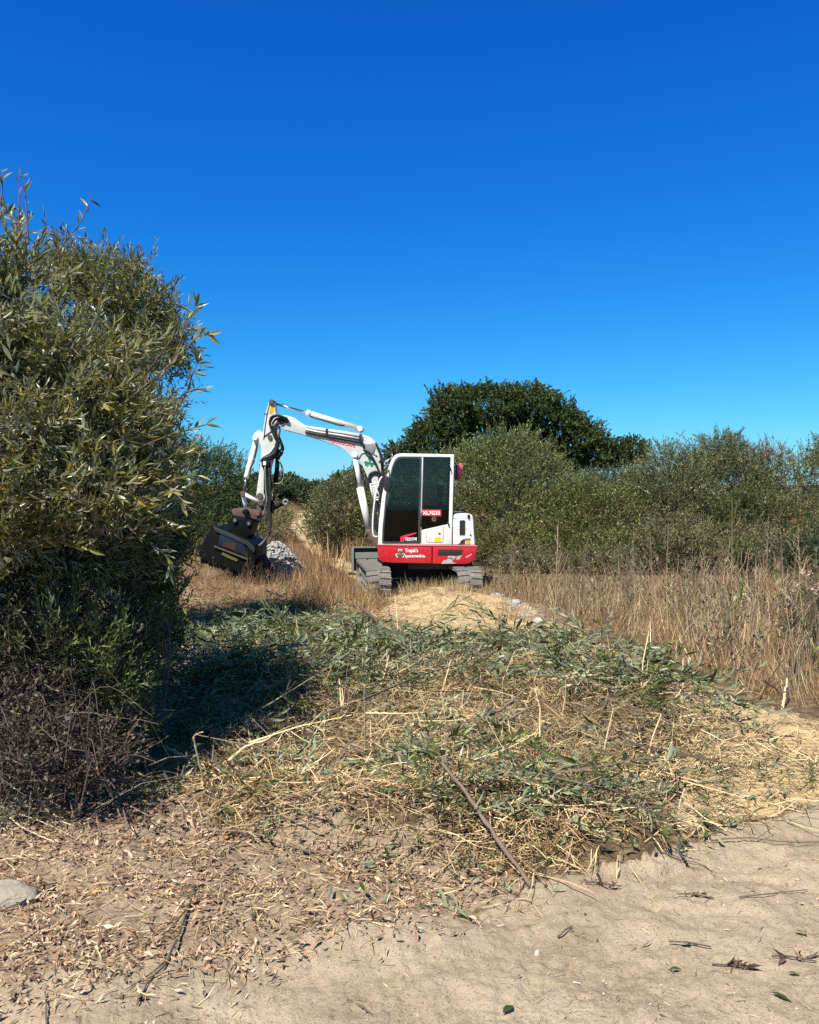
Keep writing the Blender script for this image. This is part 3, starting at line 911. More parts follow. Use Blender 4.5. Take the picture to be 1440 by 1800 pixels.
# ---- cab
cab_out = [(664.6, 957.6), (665.2, 932), (668.3, 900), (672, 869), (679, 837), (683.5, 820), (688, 808), (692.5, 801.5), (698, 798), (706, 796.6), (798.6, 798.8), (796.6, 870), (794.4, 957.8)]
cab_out = round_poly(cab_out, 3, 3, skip=(0, 10, 12))
cab_in = [(672.2, 953.8), (672.8, 932), (675.8, 900), (679, 869), (685.6, 838), (689.8, 821), (693.6, 811), (697.4, 805.8), (701.6, 803.4), (706, 802.9), (792.4, 803.8), (790.5, 870), (788.4, 953.8)]
cab_in = round_poly(cab_in, 3, 3, skip=(0, 10, 12))
cabf = frame_ring('cab', cab_out, cab_in, YN, YN, YN + .07, paint_w, EX)
frame_ring('far_side_frame', cab_out, cab_in, YN, YC - .07, YC, paint_w, cabf)
# roof, floor, front windscreen surround, back wall as one shell between the side frames
def shell(name, pts, y0, y1, th, mat, parent):
    bm = bmesh.new(); A = [at(*p, YN) for p in pts]
    n = len(A); c = sum(A, Vector()) / n
    vs = []
    for y in (y0, y1):
        vs.append([bm.verts.new((p.x, y, p.z)) for p in A])
    for i in range(n - 1): bm.faces.new((vs[0][i], vs[0][i+1], vs[1][i+1], vs[1][i]))
    bmesh.ops.recalc_face_normals(bm, faces=bm.faces)
    bmesh.ops.solidify(bm, geom=bm.faces[:], thickness=th)
    return bm_obj(name, bm, mat, parent)
shell('cab_roof', [(689, 809), (694, 802.4), (699, 799.2), (706, 798), (797, 800)], YN + .071, YC - .071, .04, paint_w, cabf)
shell('cab_floor', [(666, 956.5), (793.5, 956.8)], YN + .071, YC - .071, .03, dark_in, cabf)
shell('rear_wall', [(792.2, 955), (793.8, 900)], YN + .071, YC - .071, .03, dark_in, cabf)
shell('rear_window', [(795, 899), (796.5, 803)], YN + .071, YC - .071, .006, glass, cabf)
shell('windscreen', [(667.5, 940), (671, 900), (675, 869), (682, 837), (691, 809)], YN + .071, YC - .071, .006, glass, cabf)
# door with dark rubber rim
door_o = round_poly([(671.6, 954.8), (672.4, 932), (675.4, 900), (678.6, 869), (685.2, 838), (690, 820), (694, 811), (699, 804.8), (706, 802.6), (738, 802.8), (741.6, 806), (741, 840), (739.4, 900), (738.4, 954.8)], 2.5, 3)
door_i = round_poly([(674.8, 952), (675.6, 932), (678.4, 900), (681.6, 869), (688, 839), (692.6, 822), (696.4, 813.6), (701, 808), (707, 806.2), (735, 806.4), (738, 809.6), (737.6, 840), (736, 900), (734.8, 952)], 2.5, 3)
rimm = simple('door_rim', (.045, .052, .050), rough=.3, var=.2)
door = frame_ring('door', door_o, door_i, YN, YN - .016, YN + .03, rimm, cabf)
prism('door_glass', door_i, YN, YN + .004, YN + .010, glass, door, smooth=False)
prism('side_glass', [(745.2, 804), (792.2, 804.2), (790.4, 868), (788.8, 920.4), (741, 931.4), (742.8, 870)], YN, YN + .012, YN + .018, glass, cabf, smooth=False)
ex_tube('door_pillar', [(742.9, 803.5), (742.2, 850), (740.6, 900), (739.5, 954)], YN - .002, .013, simple('dull_white', (.42, .44, .43), .4), cabf)
ex_tube('door_hinge', [(740.8, 902), (740.2, 926)], YN - .018, .012, black_m, door)
lowp = prism('lower_panel', [(739.6, 932.2), (789.4, 921), (793.9, 920), (793.6, 957), (738.8, 956.8)], YN, YN - .004, YN + .03, paint_w, cabf, .004)
hatch_o = round_poly([(750.6, 933.4), (780, 925.6), (778.4, 953.6), (750, 952.6)], 2.5)
hatch = prism('hatch', hatch_o, YN, YN - .0085, YN + .01, paint_w, lowp, .003)
prism('hatch_gap', round_poly([(749.9, 932.6), (780.9, 924.6), (779.2, 954.4), (749.2, 953.4)], 2.8), YN, YN - .0055, YN + .008, grey_p, lowp)
prism('sticker', [(764.4, 944), (775.6, 944), (775, 953), (764, 952.6)], YN, YN - .0105, YN, yellow, hatch)
prism('sticker', [(770, 937), (775, 936.4), (774, 941), (771.6, 939.4)], YN, YN - .0105, YN, black_m, hatch)
# red number plate sticker
plate = prism('number_sticker', [(740.2, 895.4), (776, 896), (775.6, 907.4), (740, 906.6)], YN, YN + .003, YN + .010, red_s, cabf)
text('number', 'XL7G33', 742.6, 904.9, YN + .002, 7.0, white_s, plate, 31, bold=.03)
nb = NB(); c = at(763, 912.4, YN + .006)
ring = [(c.x + .036 * math.cos(a), c.y, c.z + .036 * math.sin(a)) for a in np.linspace(0, 6.283, 25)]
tube(nb, ring, .005, 5, caps=False)
nb.build('round_emblem', [simple('bronze_print', (.22, .15, .11), .5)], cabf, origin=EXO)
text('emblem_letters', 'K7', 760.6, 914.6, YN + .006, 4.2, simple('bronze_letters', (.30, .20, .14), .5), cabf, 5)
# model swoosh on the door
sw = [(704.2, 952), (703.8, 944.5), (706, 942.5), (716, 939.4), (733, 935.6), (730, 938.6), (716, 943.6), (711.6, 945.4), (710.2, 949), (710.4, 952)]
prism('red_swoosh', sw, YN, YN - .004, YN + .002, red_s, door)
text('model_lettering', 'TB257FR', 711.5, 950.4, YN - .003, 5.6, white_s, door, 21.5, shear=.25, bold=.02)
text('model_lettering', 'compact', 714, 953, YN - .003, 1.9, red_s, door, 15)
# handles and mirror
ex_tube('grab_handle', [(789, 817), (791, 819), (792.2, 826), (792.6, 828)], YN - .03, .010, black_m, cabf)
ex_tube('grab_handle', [(787.6, 918), (789.4, 924)], YN - .02, .014, black_m, cabf)
mir = prism('mirror', round_poly([(676.5, 838), (682, 836), (686.6, 846), (687, 858), (682, 866), (675.4, 862), (674.6, 850)], 4, 4), YN - .15, YN - .20, YN - .13, black_m, EX, .012)
ex_tube('mirror_arm', [(677, 840), (680, 832), (684, 826)], [YN - .15, YN - .08, YN], .010, black_m, mir)
# interior
ex_box('inner_side_panel', 670, 889, 791, 956.5, 14.3, 14.80, 14.84, dark_in, cabf, .004)
seat = prism('seat', round_poly([(722, 928), (762, 929), (771, 880), (778, 880), (781, 934), (724, 938)], 4), 14.3, 14.15, 14.62, dark_in, cabf, .03)
prism('headrest', round_poly([(768, 852), (778, 852), (779, 876), (770, 877)], 4), 14.3, 14.25, 14.52, dark_in, seat, .02)
cons = prism('console', round_poly([(680, 956), (685, 905), (696, 896), (706, 906), (706, 956)], 3), 14.3, 14.32, 14.7, dark_in, cabf, .02)
ex_box('display_screen', 682.5, 899, 688, 912, 14.05, 14.03, 14.06, panel_in, cabf, .004)
ex_box('display_screen', 683.4, 900.4, 687.2, 901.4, 14.05, 14.024, 14.031, simple('screen_print', (.4, .45, .5), .5), cabf, 0)
for px in (693, 701, 708): disc('gauge_dial', px, 876, 14.86, .028, .006, panel_in, cabf)
ex_tube('joystick', [(716, 946), (714, 925), (713, 914)], 14.12, .016, black_m, cabf)
ex_tube('joystick_grip', [(713, 914), (712.6, 907)], 14.11, .026, panel_in, cabf)
ex_tube('travel_lever', [(706, 940), (700, 926)], 14.1, .012, simple('lever_grey', (.24, .30, .28), .4), cabf)
for i in range(9):
    ex_tube('window_guard_bar', [(694, 815 + i * 6.6), (732, 814.5 + i * 6.6)], 14.88, .0035, panel_in, cabf, sides=5)
disc('door_knob', 678.6, 915, YN + .02, .016, .012, white_s, door)
vest = prism('safety_vest', round_poly([(725.4, 877), (730.6, 875.4), (731, 879.6), (729, 881.6), (728, 887.4), (724.6, 887), (725.6, 881)], 1.2, 2), 14.06, 14.05, 14.10, hivis, None, .008)
vest.location = EXO
tag(vest, 'small yellow-green hi-vis garment hanging inside the excavator cab', 'vest')

# ---- engine cover
ecov = [(796, 957.8), (796.2, 916), (797, 907), (800, 903.8), (806, 902.8), (824, 902.8), (830, 904.6), (832.4, 910), (833.6, 930), (835.4, 958.6)]
eng = prism('engine_cover', round_poly(ecov, 3, 3, skip=(0, 9)), YN, YN + .01, YR, paint_w, EX, .03, seg=3)
prism('gap_strip', [(794, 958), (796.4, 958), (798.6, 870), (799.4, 801), (797.6, 801), (795.6, 880)], YN, YN + .02, YN + .10, black_m, EX)
prism('grille_rim', round_poly([(806.8, 913), (819.4, 913), (819.2, 942.4), (806.8, 942.4)], 2.5), YN, YN + .004, YN + .03, paint_w, eng, .004)
gr = prism('grille', round_poly([(808, 914.4), (818, 914.4), (817.8, 941), (808, 941)], 2), YN, YN + .001, YN + .03, black_m, eng)
ex_tube('latch', [(824, 904), (823.6, 910)], YN - .005, .02, black_m, eng)
ex_tube('fuel_guard', [(806.5, 956.5), (809.5, 950), (815, 946.6), (821, 945.6), (826, 945.8)], YN + .002, .020, paint_w, eng, 14)
prism('fuel_recess', round_poly([(809, 956.8), (811, 951.5), (815.4, 949.6), (818, 951), (817.4, 956.8)], 1.5), YN, YN + .004, YN + .03, simple('dark_red_recess', (.10, .015, .02), .5), eng)
prism('sticker', [(819.4, 951), (826.8, 951), (827.2, 957), (819.4, 957)], YN, YN + .003, YN + .02, amber, eng)
prism('sticker', [(825.4, 941.5), (827, 937.2), (829.4, 941.8)], YN, YN + .003, YN + .02, blue_s, eng)
ex_box('cover_seam', 797, 910.4, 832, 911, YN, YN + .0085, YN + .03, grey_p, eng, 0)
# red rear light and cloth on a bracket at the cab back
bag = prism('work_light', round_poly([(801.5, 820), (806, 815.5), (812.6, 817), (812.2, 829), (809.6, 844.8), (800, 843.6)], 2.5, 3), YN + .2, YN + .16, YN + .34, simple('dark_red_lens', (.14, .006, .02), .25, coat=.5), EX, .02)
prism('painted_highlight', round_poly([(806, 815), (810, 813.6), (814.6, 818), (812.6, 826), (809.6, 824), (807, 820)], 1.4, 2), YN + .2, YN + .14, YN + .20, simple('pink_red_highlight', (.62, .10, .14), .5), bag, .01)  # pink piece stands in for the highlight on the red top
ex_tube('light_bracket', [(797.6, 812), (802, 817), (803, 842)], YN + .25, .012, black_m, bag)
prism('right_hand_tank', round_poly([(672, 957), (673, 900), (680, 893), (760, 893), (760, 957)], 4), YN, 15.36, YR, paint_w, EX, .03)

# ---- boom, cylinders, stick (in the plane y = 15.15)
YB = 15.15; BT = .13
boom_px = [(483.5, 729.5), (506, 731.5), (519, 735), (527, 741), (538, 748.5), (560, 752), (600, 757.5), (638, 764), (652, 769), (661, 777), (667, 792), (676, 830), (688, 880), (690, 930), (680, 950), (664, 953),
           (661, 940), (664, 905), (655, 860), (645, 835), (636, 815), (630, 806), (622, 808.6), (616, 801), (609, 793.5), (600, 787.4), (590, 782.6), (573, 776.8), (545, 768), (511, 758.4), (500, 756), (491, 748)]
boom = prism('boom', round_poly(boom_px, 3, 3), YB, YB - BT, YB + BT, paint_c, EX, .014)
YF = YB - BT      # near face of the boom
ex_tube('steel_pipe', [(538, 750.5), (560, 755), (600, 760.5), (637, 767.5)], YF - .025, .022, paint_c, boom)
ex_tube('steel_pipe', [(538, 754.5), (560, 759.5), (600, 765.5), (636, 772)], YF - .025, .020, paint_c, boom)
ex_tube('hose', [(537, 759), (560, 764), (600, 771), (634, 778), (640, 786)], YF - .022, .026, black_m, boom, 20)
for px, py in ((575, 761), (634, 771)): ex_box('pipe_clamp', px - 2, py - 7, px + 2, py + 6, YF, YF - .055, YF, black_m, boom)
text('boom_lettering', 'TERRASCAPE', 577.5, 776.2, YF - .003, 5.5, red_s, boom, 48, rot=R(-12.5), bold=.02)
# heavy knuckle plates and shamrock on the lower boom
ex_tube('plate_seam', [(631, 806), (636, 797.5), (645, 796), (656, 798), (663, 802)], YF - .003, .012, grey_p, boom, 14)
prism('dark_bracket', round_poly([(641, 780), (650, 781), (655, 779), (660, 783), (657, 797), (643, 795), (637, 790)], 2), YF, YF - .02, YF + .01, grey_p, boom, .004)
shamrock(649.6, 812.6, YF - .004, 10, green_s, boom, rot=R(-12))
disc('hinge_pin', 624, 800, YF - .01, .05, .03, paint_w, boom)
disc('hinge_pin', 634, 754.6, YB, .055, .17, paint_w, boom)
disc('hinge_pin', 497, 741, YB, .06, .17, black_p, boom)
# hose guard loop
nb = NB()
for px, rr in ((0, .105), (0, .075)):
    c = at(659, 842.5, YF - .03)
    tube(nb, [(c.x + rr * 1.15 * math.cos(a), c.y + (0 if rr > .1 else .02), c.z + rr * 1.35 * math.sin(a)) for a in np.linspace(-.7, 3.9, 20)], .018, 7)
nb.build('hose', [black_m], boom, origin=EXO, smooth=True)
# boom cylinder
bc = ex_tube('boom_cylinder', [(633, 857), (650, 936)], YB - .10, .068, paint_w, EX, sides=16)
ex_tube('cylinder_rod', [(624, 801), (634.5, 862)], YB - .10, .046, paint_w, bc, sides=14)
ex_tube('cylinder_guard', [(627, 812), (640.6, 858)], YB + .06, .016, paint_w, bc)
ex_tube('cylinder_collar', [(648.6, 930), (651.2, 942)], YB - .10, .074, rust, bc, sides=16)
disc('hinge_pin', 652.6, 945, YB - .10, .06, .09, rust, bc)
prism('swing_bracket', round_poly([(646, 938), (662, 928), (676, 940), (676, 962), (664, 966)], 3), 15.0, 14.95, 15.35, rust, EX, .012)
# hoses and rails between boom and cab
for pts, rr in (([(640, 790), (652, 800), (666, 830), (664, 870), (656, 900), (663, 925)], .020),
                ([(660, 778), (669, 800), (672, 835), (666, 875), (659, 905), (664, 935)], .022),
                ([(662, 781), (672, 806), (674, 840), (668, 880), (660, 912), (666, 940)], .018),
                ([(660, 900), (655, 915), (660, 930), (668, 936)], .02)):
    ex_tube('hose', pts, 14.96, rr, black_m, boom, 24, 8)
guard = ex_tube('front_rail', [(672, 838), (667, 846), (661, 868), (656.6, 900), (655.4, 928), (657.2, 942), (664, 943.8)], 14.2, .017, paint_w, EX, 24)
for x0, y0, x1, y1 in ((650, 851, 668, 848.6), (652, 856, 667, 853.6), (656, 875.4, 669, 874), (657, 879.6, 670, 877.6), (651, 852, 657, 880), (660, 856, 669, 876)):
    ex_tube('rail_bar', [(x0, y0), (x1, y1)], 14.3, .013, paint_w, guard)
lamp = prism('front_work_light', round_poly([(679, 795), (683, 791.6), (688, 794), (687, 800), (681, 801)], 1.6, 3), YN + .4, YN + .35, YN + .5, black_m, EX, .01)
ex_tube('lamp_bracket', [(687, 797), (690, 801), (686, 806), (678, 812)], YN + .42, .013, paint_w, lamp, 8)
wing = prism('far_mirror', round_poly([(665, 812), (675, 803), (678, 798), (677, 806), (671, 812), (667, 815)], 1.5, 2), 14.9, 14.86, 14.94, black_m, EX, .008)
ex_tube('mirror_arm', [(674, 808), (677, 818), (675, 824)], 14.9, .011, paint_w, wing)
# stick cylinder
ac = ex_tube('stick_cylinder', [(541, 726.2), (636, 755)], YB, .056, paint_c, EX, sides=16)
ex_tube('cylinder_gland', [(539, 725.6), (547, 728)], YB, .062, paint_w, ac, sides=16)
ex_tube('cylinder_rod', [(480.5, 708.6), (541, 726.2)], YB, .022, chrome, ac)
ex_tube('cylinder_pipe', [(545, 732), (560, 736.6), (598, 748), (606, 748)], YB - .05, .015, black_m, ac)
# stick
stick_px = [(474.6, 706.5), (477, 703.8), (482, 704.4), (484.4, 708), (486, 722), (488.4, 740), (492.4, 756), (488, 780), (483, 800), (478, 815), (473, 839), (469, 862), (466.6, 878), (463, 884), (454.4, 882.5), (452.6, 868),
            (456.4, 840), (460.6, 806), (461.6, 786), (458, 780), (449, 780), (445.4, 774), (446, 767), (451, 760), (457, 756), (464, 762), (465.6, 748), (468.8, 728)]
stk = prism('stick', round_poly(stick_px, 2, 3), YB, YB - .11, YB + .11, paint_c, EX, .012)
YS = YB - .11
prism('sticker', [(475.6, 712), (482.2, 714), (482.6, 719), (480.6, 724), (479.6, 728), (472.4, 727.4)], YB - .11, YS - .003, YS + .01, amber, stk)
disc('hinge_pin', 479.6, 708, YB, .05, .15, rust, stk)
disc('hinge_pin', 476.5, 769.5, YB, .045, .14, rust, stk)
disc('hinge_pin', 451, 770.5, YB, .05, .15, paint_w, stk)
disc('hinge_pin', 459, 872, YB, .06, .14, rust, stk)
ex_tube('edge_weld', [(474.2, 707), (469.2, 730), (466, 750), (464.6, 766), (463.6, 772)], YS - .004, .008, black_m, stk)
ex_tube('wire', [(465, 767), (478, 757)], YS - .01, .007, black_m, stk)
ex_tube('wire', [(463.6, 727), (470, 728.6)], YS, .009, black_m, stk)
for pts, y, rr in (([(506, 737), (490, 731), (479, 735), (475.5, 748), (481, 764), (487, 778), (486, 792), (474, 802), (462, 806), (459, 812)], YS - .08, .020),
                   ([(508, 740), (492, 735), (482, 740), (479, 752), (485, 768), (490, 782), (486, 797), (474, 808), (466, 811)], YS - .05, .020),
                   ([(506, 742), (494, 740), (486, 746), (484, 758), (489, 772), (495, 784), (492, 798), (480, 806), (470, 808)], YS - .03, .019),
                   ([(500, 746), (492, 750), (489, 762), (494, 776), (498, 788), (494, 800), (484, 806)], YB + .05, .020),
                   ([(504, 735), (488, 729.6), (477, 733), (474, 744), (479, 758), (484.6, 770)], YS - .10, .018)):
    ex_tube('hose', pts, y, rr, black_m, stk, 36, 8)
ex_tube('steel_pipe', [(484, 770), (483.6, 782), (474, 796), (462, 803), (459, 812)], YS - .03, .018, paint_c, stk, 24, 8)
for px in (465.6, 469): ex_tube('hose', [(px, 812), (px - .6, 840), (px - .8, 868)], YS - .02, .014, black_m, stk, 0, 7)
ex_box('hose_clamp', 461, 812, 476, 821, YS, YS - .06, YS, black_p, stk)
ex_box('hose_clamp', 463.6, 811, 469, 818, YS, YS - .075, YS - .05, paint_w, stk)
hh = ex_tube('hose', [(468, 820), (469.6, 860), (471, 895), (475, 915), (473, 938), (462, 955), (452, 962)], [15.02, 15.0, 15.0, 14.98, 14.95, 14.9, 14.85], .022, black_m, EX, 40, 8)
ex_tube('hose', [(473, 820), (475, 860), (474, 895), (475.6, 915), (472, 938), (461, 954), (450, 962)], [15.02, 15.0, 15.0, 15.0, 14.98, 14.93, 14.88], .024, black_m, EX, 40, 8)
ex_tube('hose', [(466, 820), (467, 860), (468.6, 885), (456, 920), (452, 945), (449, 957)], [14.98] * 6, .012, simple('grey_hose', (.20, .22, .17), .5), EX, 30, 7)
ex_tube('hose', [(457, 815), (456, 830), (450, 840), (441, 843)], YB, .010, black_m, stk, 16, 6)
# thumb / auxiliary cylinder on the inner side
th = ex_tube('thumb_cylinder', [(489.5, 790), (486.5, 830), (484, 848)], YB + .02, .042, black_p, EX, sides=12)
ex_tube('cylinder_rod', [(484, 848), (481.5, 880)], YB + .02, .028, rust, th, sides=10)
ex_tube('hose', [(490, 808), (497, 822), (499, 838), (494, 848), (485, 850), (476, 845)], YB - .03, .010, simple('tan_hose', (.30, .26, .18), .5), th, 26, 7)
ex_tube('hose', [(492, 810), (496, 826), (495, 840), (490, 846)], YB, .009, black_m, th, 20, 7)
tl = ex_tube('thumb_link', [(478, 893), (487, 890), (499, 884.6)], YB - .02, [.055, .04, .034], black_p, EX)
nb = NB(); c = at(502, 882.6, YB - .05)
tube(nb, [(c.x + .043 * math.cos(a), c.y, c.z + .043 * math.sin(a)) for a in np.linspace(0, 6.283, 21)], .018, 8, caps=False)
nb.build('link_eye', [grey_p], tl, origin=EXO, smooth=True)
prism('link_bracket', round_poly([(474, 880), (480, 878), (484, 890), (482, 902), (476, 900)], 1.5), YB, YB - .12, YB + .02, black_p, tl, .006)
# bucket cylinder and links
bk = ex_tube('bucket_cylinder', [(450.4, 773), (434, 836), (432.6, 841)], YB - .02, [.050, .050, .044], paint_w, EX, sides=16)
ex_tube('cylinder_rod', [(433, 840), (428.4, 862)], YB - .02, .018, chrome, bk)
ex_tube('cylinder_pipe', [(453, 782), (449.6, 798), (446, 812), (440, 824), (439.6, 838)], YB - .075, .014, black_m, bk, 16)
ex_tube('hose', [(431, 842), (426, 850), (427, 858), (434, 864)], YB - .07, .010, black_m, bk, 14, 6)
l1 = ex_tube('bucket_link', [(428, 867.6), (457, 883.5)], YB - .12, [.038, .030], paint_w, EX)
ex_tube('bucket_link', [(428, 868), (432, 894)], YB - .04, [.040, .034], paint_w, EX)
disc('hinge_pin', 428.6, 868, YB - .06, .052, .10, rust, l1)
disc('hinge_pin', 459, 884, YB - .12, .055, .05, rust, l1)
# coupler and mulcher head
coup = prism('coupler_plate', round_poly([(407.6, 897), (412, 893.6), (427.5, 892.4), (436, 893.6), (456.4, 897.8), (460.6, 902), (459.6, 908), (452.8, 913), (430, 909.4), (411, 905.6)], 2), 14.98, 14.92, 15.38, rust, EX, .012)
disc('hinge_pin', 432.4, 900, 14.9, .055, .05, black_p, coup); disc('hinge_pin', 453.4, 902.4, 14.9, .05, .05, rust, coup)
prism('coupler_ear', round_poly([(452, 885), (470, 892), (473, 903), (462, 908), (454, 902)], 2), YB, 15.05, 15.25, rust, coup, .008)
head = prism('mulcher_head', round_poly([(373, 925.4), (380, 925), (402, 933.4), (433, 946.8), (446, 953), (451, 957.6), (452.4, 975), (449, 1000), (444.6, 1014), (440, 1016.5), (428, 1010), (408, 1001), (372, 990), (356, 983), (351.4, 976), (351, 967)], 4, 3),
             14.7, 14.62, 15.75, black_p, EX, .03, seg=3)
mount = prism('head_mount', round_poly([(408, 907.6), (414, 906.4), (444.6, 914.6), (446, 919), (438.6, 941), (434, 946), (402, 933), (403.4, 922)], 3), 14.85, 14.80, 15.45, black_p, head, .015)
for px, py in ((413.4, 915.4), (437.6, 921)):
    disc('boss', px, py, 14.79, .045, .03, black_m, mount); disc('bolt_head', px, py, 14.76, .022, .015, chrome, mount)
prism('side_ridge', round_poly([(377, 926), (384, 927), (440, 952), (450, 962), (450, 972), (444, 968), (436, 958), (381, 934)], 3), 14.7, 14.585, 14.64, simple('highlight_black_edge', (.022, .024, .028), .4, var=.3, vs=14), head, .01)  # ridge colour lightened to carry the highlight of the rounded edge
prism('side_window', round_poly([(388, 940), (392, 938), (426, 953), (433, 960), (434, 974), (430, 975), (386, 958)], 3), 14.7, 14.605, 14.63, simple('navy_black', (.012, .014, .03), .3), head, .006)
prism('sticker', [(395, 951.6), (416, 953.6), (416, 967), (394, 959.4)], 14.7, 14.599, 14.62, simple('dirty_orange', (.035, .013, .005), .5, var=.3, vs=30), head)
prism('rail', round_poly([(379, 958), (438, 981), (438, 984), (379, 961)], 1), 14.7, 14.575, 14.63, simple('dull_edge', (.07, .065, .045), .4), head, .005)
prism('sticker', [(393, 970), (404, 975.2), (420, 982.2), (419, 986.4), (402, 979.6), (392, 974)], 14.7, 14.596, 14.63, simple('dirty_yellow', (.11, .095, .02), .45, var=.4, vs=40), head)
prism('rubber_flap', [(450, 958), (453, 972), (472.6, 1012.6), (471.6, 1014), (455, 1011), (447, 1017), (440, 1020.6), (430, 1012), (440, 1000)], 14.9, 14.72, 15.6, simple('flap_rubber', (.006, .006, .006), .8, spec=.2), head, .004)
r_ = np.random.default_rng(5)
for i in range(18):
    t = i / 17; px = 356 + t * 78; py = 985 + t * 27 + r_.uniform(-1, 1)
    prism('cutter_tooth', [(px - 2.2, py - 4), (px + 2.2, py - 3), (px + 1.4, py + 3.4 + r_.uniform(-1, 1)), (px - .6, py + 4.6 + r_.uniform(-1, 1))], 14.8, 14.72, 15.6, black_p, head)
text('boss_mark', 'L', 443, 968, 14.61, 5, simple('faint_print', (.3, .3, .3), .5), head)

# ------------------------------------------------------------------ trees and shrubs
M['bare'] = ramp_mat('bare_twig_leaf', [(0, (.20, .16, .11)), (1, (.38, .30, .22))], rough=.7)
# left foreground
near_l = [Lb(-10, 490, 4.9, 80, 120, .8), Lb(35, 600, 4.9, 120, 120, .9), Lb(130, 640, 4.8, 80, 75, .6), Lb(90, 760, 4.7, 150, 110, .9), Lb(215, 730, 4.9, 80, 70, .5), Lb(255, 800, 5.0, 65, 55, .45), Lb(170, 860, 4.6, 120, 75, .7),
          Lb(250, 905, 5.2, 65, 65, .45), Lb(30, 900, 4.5, 150, 90, .7), Lb(-160, 650, 4.6, 160, 260, 1.1), Lb(-170, 980, 4.4, 170, 170, .8), Lb(225, 625, 5.3, 55, 45, .35), Lb(110, 980, 5.0, 150, 60, .5), Lb(240, 1000, 5.5, 55, 60, .35)]
WN = shrub('willow_tree', 'tall willow with long silvery leaves filling the left foreground edge', 'willow', near_l, 3700, SPR_W, (.20, .42), M['willow'], base=(-2.55, 5.3, .2),
           seed=1, up=.5, stems=14, stem_r=.024, depth=.40, lump=.30, spread=.45, trunk='trunk', crown='foliage', jit=.6)
# individual long shoots of the near willow that stick out against the sky
def shoots(root, specs, tpl, leaf_mat, nleaf=9, lsz=.085, sd=0, name='shoot', rad=.0055, start=.35):
    r = np.random.default_rng(sd)
    base = Vector(root.location)
    for pts in specs:
        nb = NB()
        P = smooth_path([at(*p) for p in pts], 14)
        tube(nb, P, np.linspace(rad, rad * .3, len(P)), 5, mat=1)
        for i in range(nleaf):
            t = start + (1 - start) * (i + r.uniform(0, .6)) / nleaf
            q = min(int(t * (len(P) - 1)), len(P) - 2)
            a = P[q]; d = (P[q+1] - P[q]).normalized()
            lv, lt = leaf_tpl('near', .11 * r.uniform(.8, 1.2), r.uniform(0, .3), .04)
            dv = np.array(d) + r.normal(0, .55, 3); dv /= np.linalg.norm(dv)
            Mx = basis(dv[None], np.array([r.uniform(0, 6.28)]))[0]
            nb.add((lv * lsz * r.uniform(.6, 1.25)) @ Mx.T + np.array(a), lt, mT=0, rnd=r.uniform(0, .94))
        nb.build(name, [leaf_mat, M['twig']], root, origin=base)
shoots(WN, [[(85, 470, 4.8), (115, 425, 4.8), (145, 385, 4.8), (162, 340, 4.8)], [(30, 420, 4.8), (34, 360, 4.8), (33, 290, 4.8)], [(50, 430, 4.8), (47, 370, 4.8), (42, 310, 4.8)],
            [(0, 360, 4.8), (4, 330, 4.8), (2, 298, 4.8)], [(60, 440, 4.9), (80, 400, 4.9), (78, 375, 4.9)]], None, M['willow'], 8, .07, 3)
shoots(WN, [[(180, 760, 4.7), (250, 700, 4.6), (310, 620, 4.5), (338, 505, 4.5)], [(230, 700, 4.7), (300, 640, 4.6), (350, 590, 4.6), (368, 588, 4.6)], [(200, 780, 4.6), (270, 730, 4.6), (330, 690, 4.6), (362, 682, 4.6)],
            [(180, 820, 4.6), (260, 780, 4.5), (330, 755, 4.5), (372, 745, 4.5)], [(170, 860, 4.6), (250, 830, 4.5), (310, 800, 4.5), (366, 795, 4.5)], [(240, 680, 4.8), (300, 600, 4.7), (335, 560, 4.7), (345, 520, 4.7)],
            [(150, 700, 4.7), (210, 650, 4.5), (225, 600, 4.4)], [(180, 900, 4.6), (270, 870, 4.5), (330, 860, 4.5)], [(210, 960, 4.7), (270, 930, 4.6), (325, 930, 4.6)],
            [(250, 740, 4.8), (310, 720, 4.7), (340, 655, 4.6), (352, 630, 4.6)], [(200, 900, 4.6), (240, 940, 4.5), (290, 975, 4.4), (300, 1010, 4.4)], [(120, 640, 4.6), (160, 580, 4.5), (180, 520, 4.5)],
            [(130, 700, 4.5), (190, 690, 4.3), (240, 660, 4.2)], [(230, 820, 4.6), (290, 850, 4.5), (340, 900, 4.4)]], None, M['willow'], 15, .085, 4)

shrub('willow_tree', 'finer-leaved willow behind the big one, its rounded crown against the sky', 'willow',
      [Lb(215, 540, 9.0, 85, 85, .9), Lb(165, 490, 9, 62, 55, .7), Lb(270, 560, 9, 55, 60, .6), Lb(305, 610, 8.8, 42, 52, .5), Lb(190, 640, 9, 90, 80, .9), Lb(270, 720, 8.6, 60, 40, .5), Lb(280, 790, 8.6, 48, 50, .5), Lb(180, 780, 9, 130, 120, 1.0), Lb(120, 470, 9.2, 45, 45, .5),
       Lb(250, 900, 9, 90, 90, .8), Lb(230, 470, 9.1, 22, 22, .3)], 3500, SPR_WM, (.24, .46), M['willow_far'],
      base=(-3.2, 9.2, 0), seed=2, up=.5, stems=9, depth=.40, lump=.30, trunk='trunk', jit=.6)
shrub('willow_shrub', 'young green willow growing up from the shaded base of the left thicket', 'shrub',
      [Lb(275, 1010, 5.4, 55, 95, .4), Lb(235, 1120, 5.2, 60, 110, .4), Lb(300, 940, 5.8, 45, 70, .4), Lb(290, 1100, 6.2, 45, 70, .4)], 620, SPR_WM, (.2, .36), M['green'], base=(-1.75, 5.3, .05), seed=5, up=.8, stems=7, stem_r=.012, depth=.5, spread=.2)
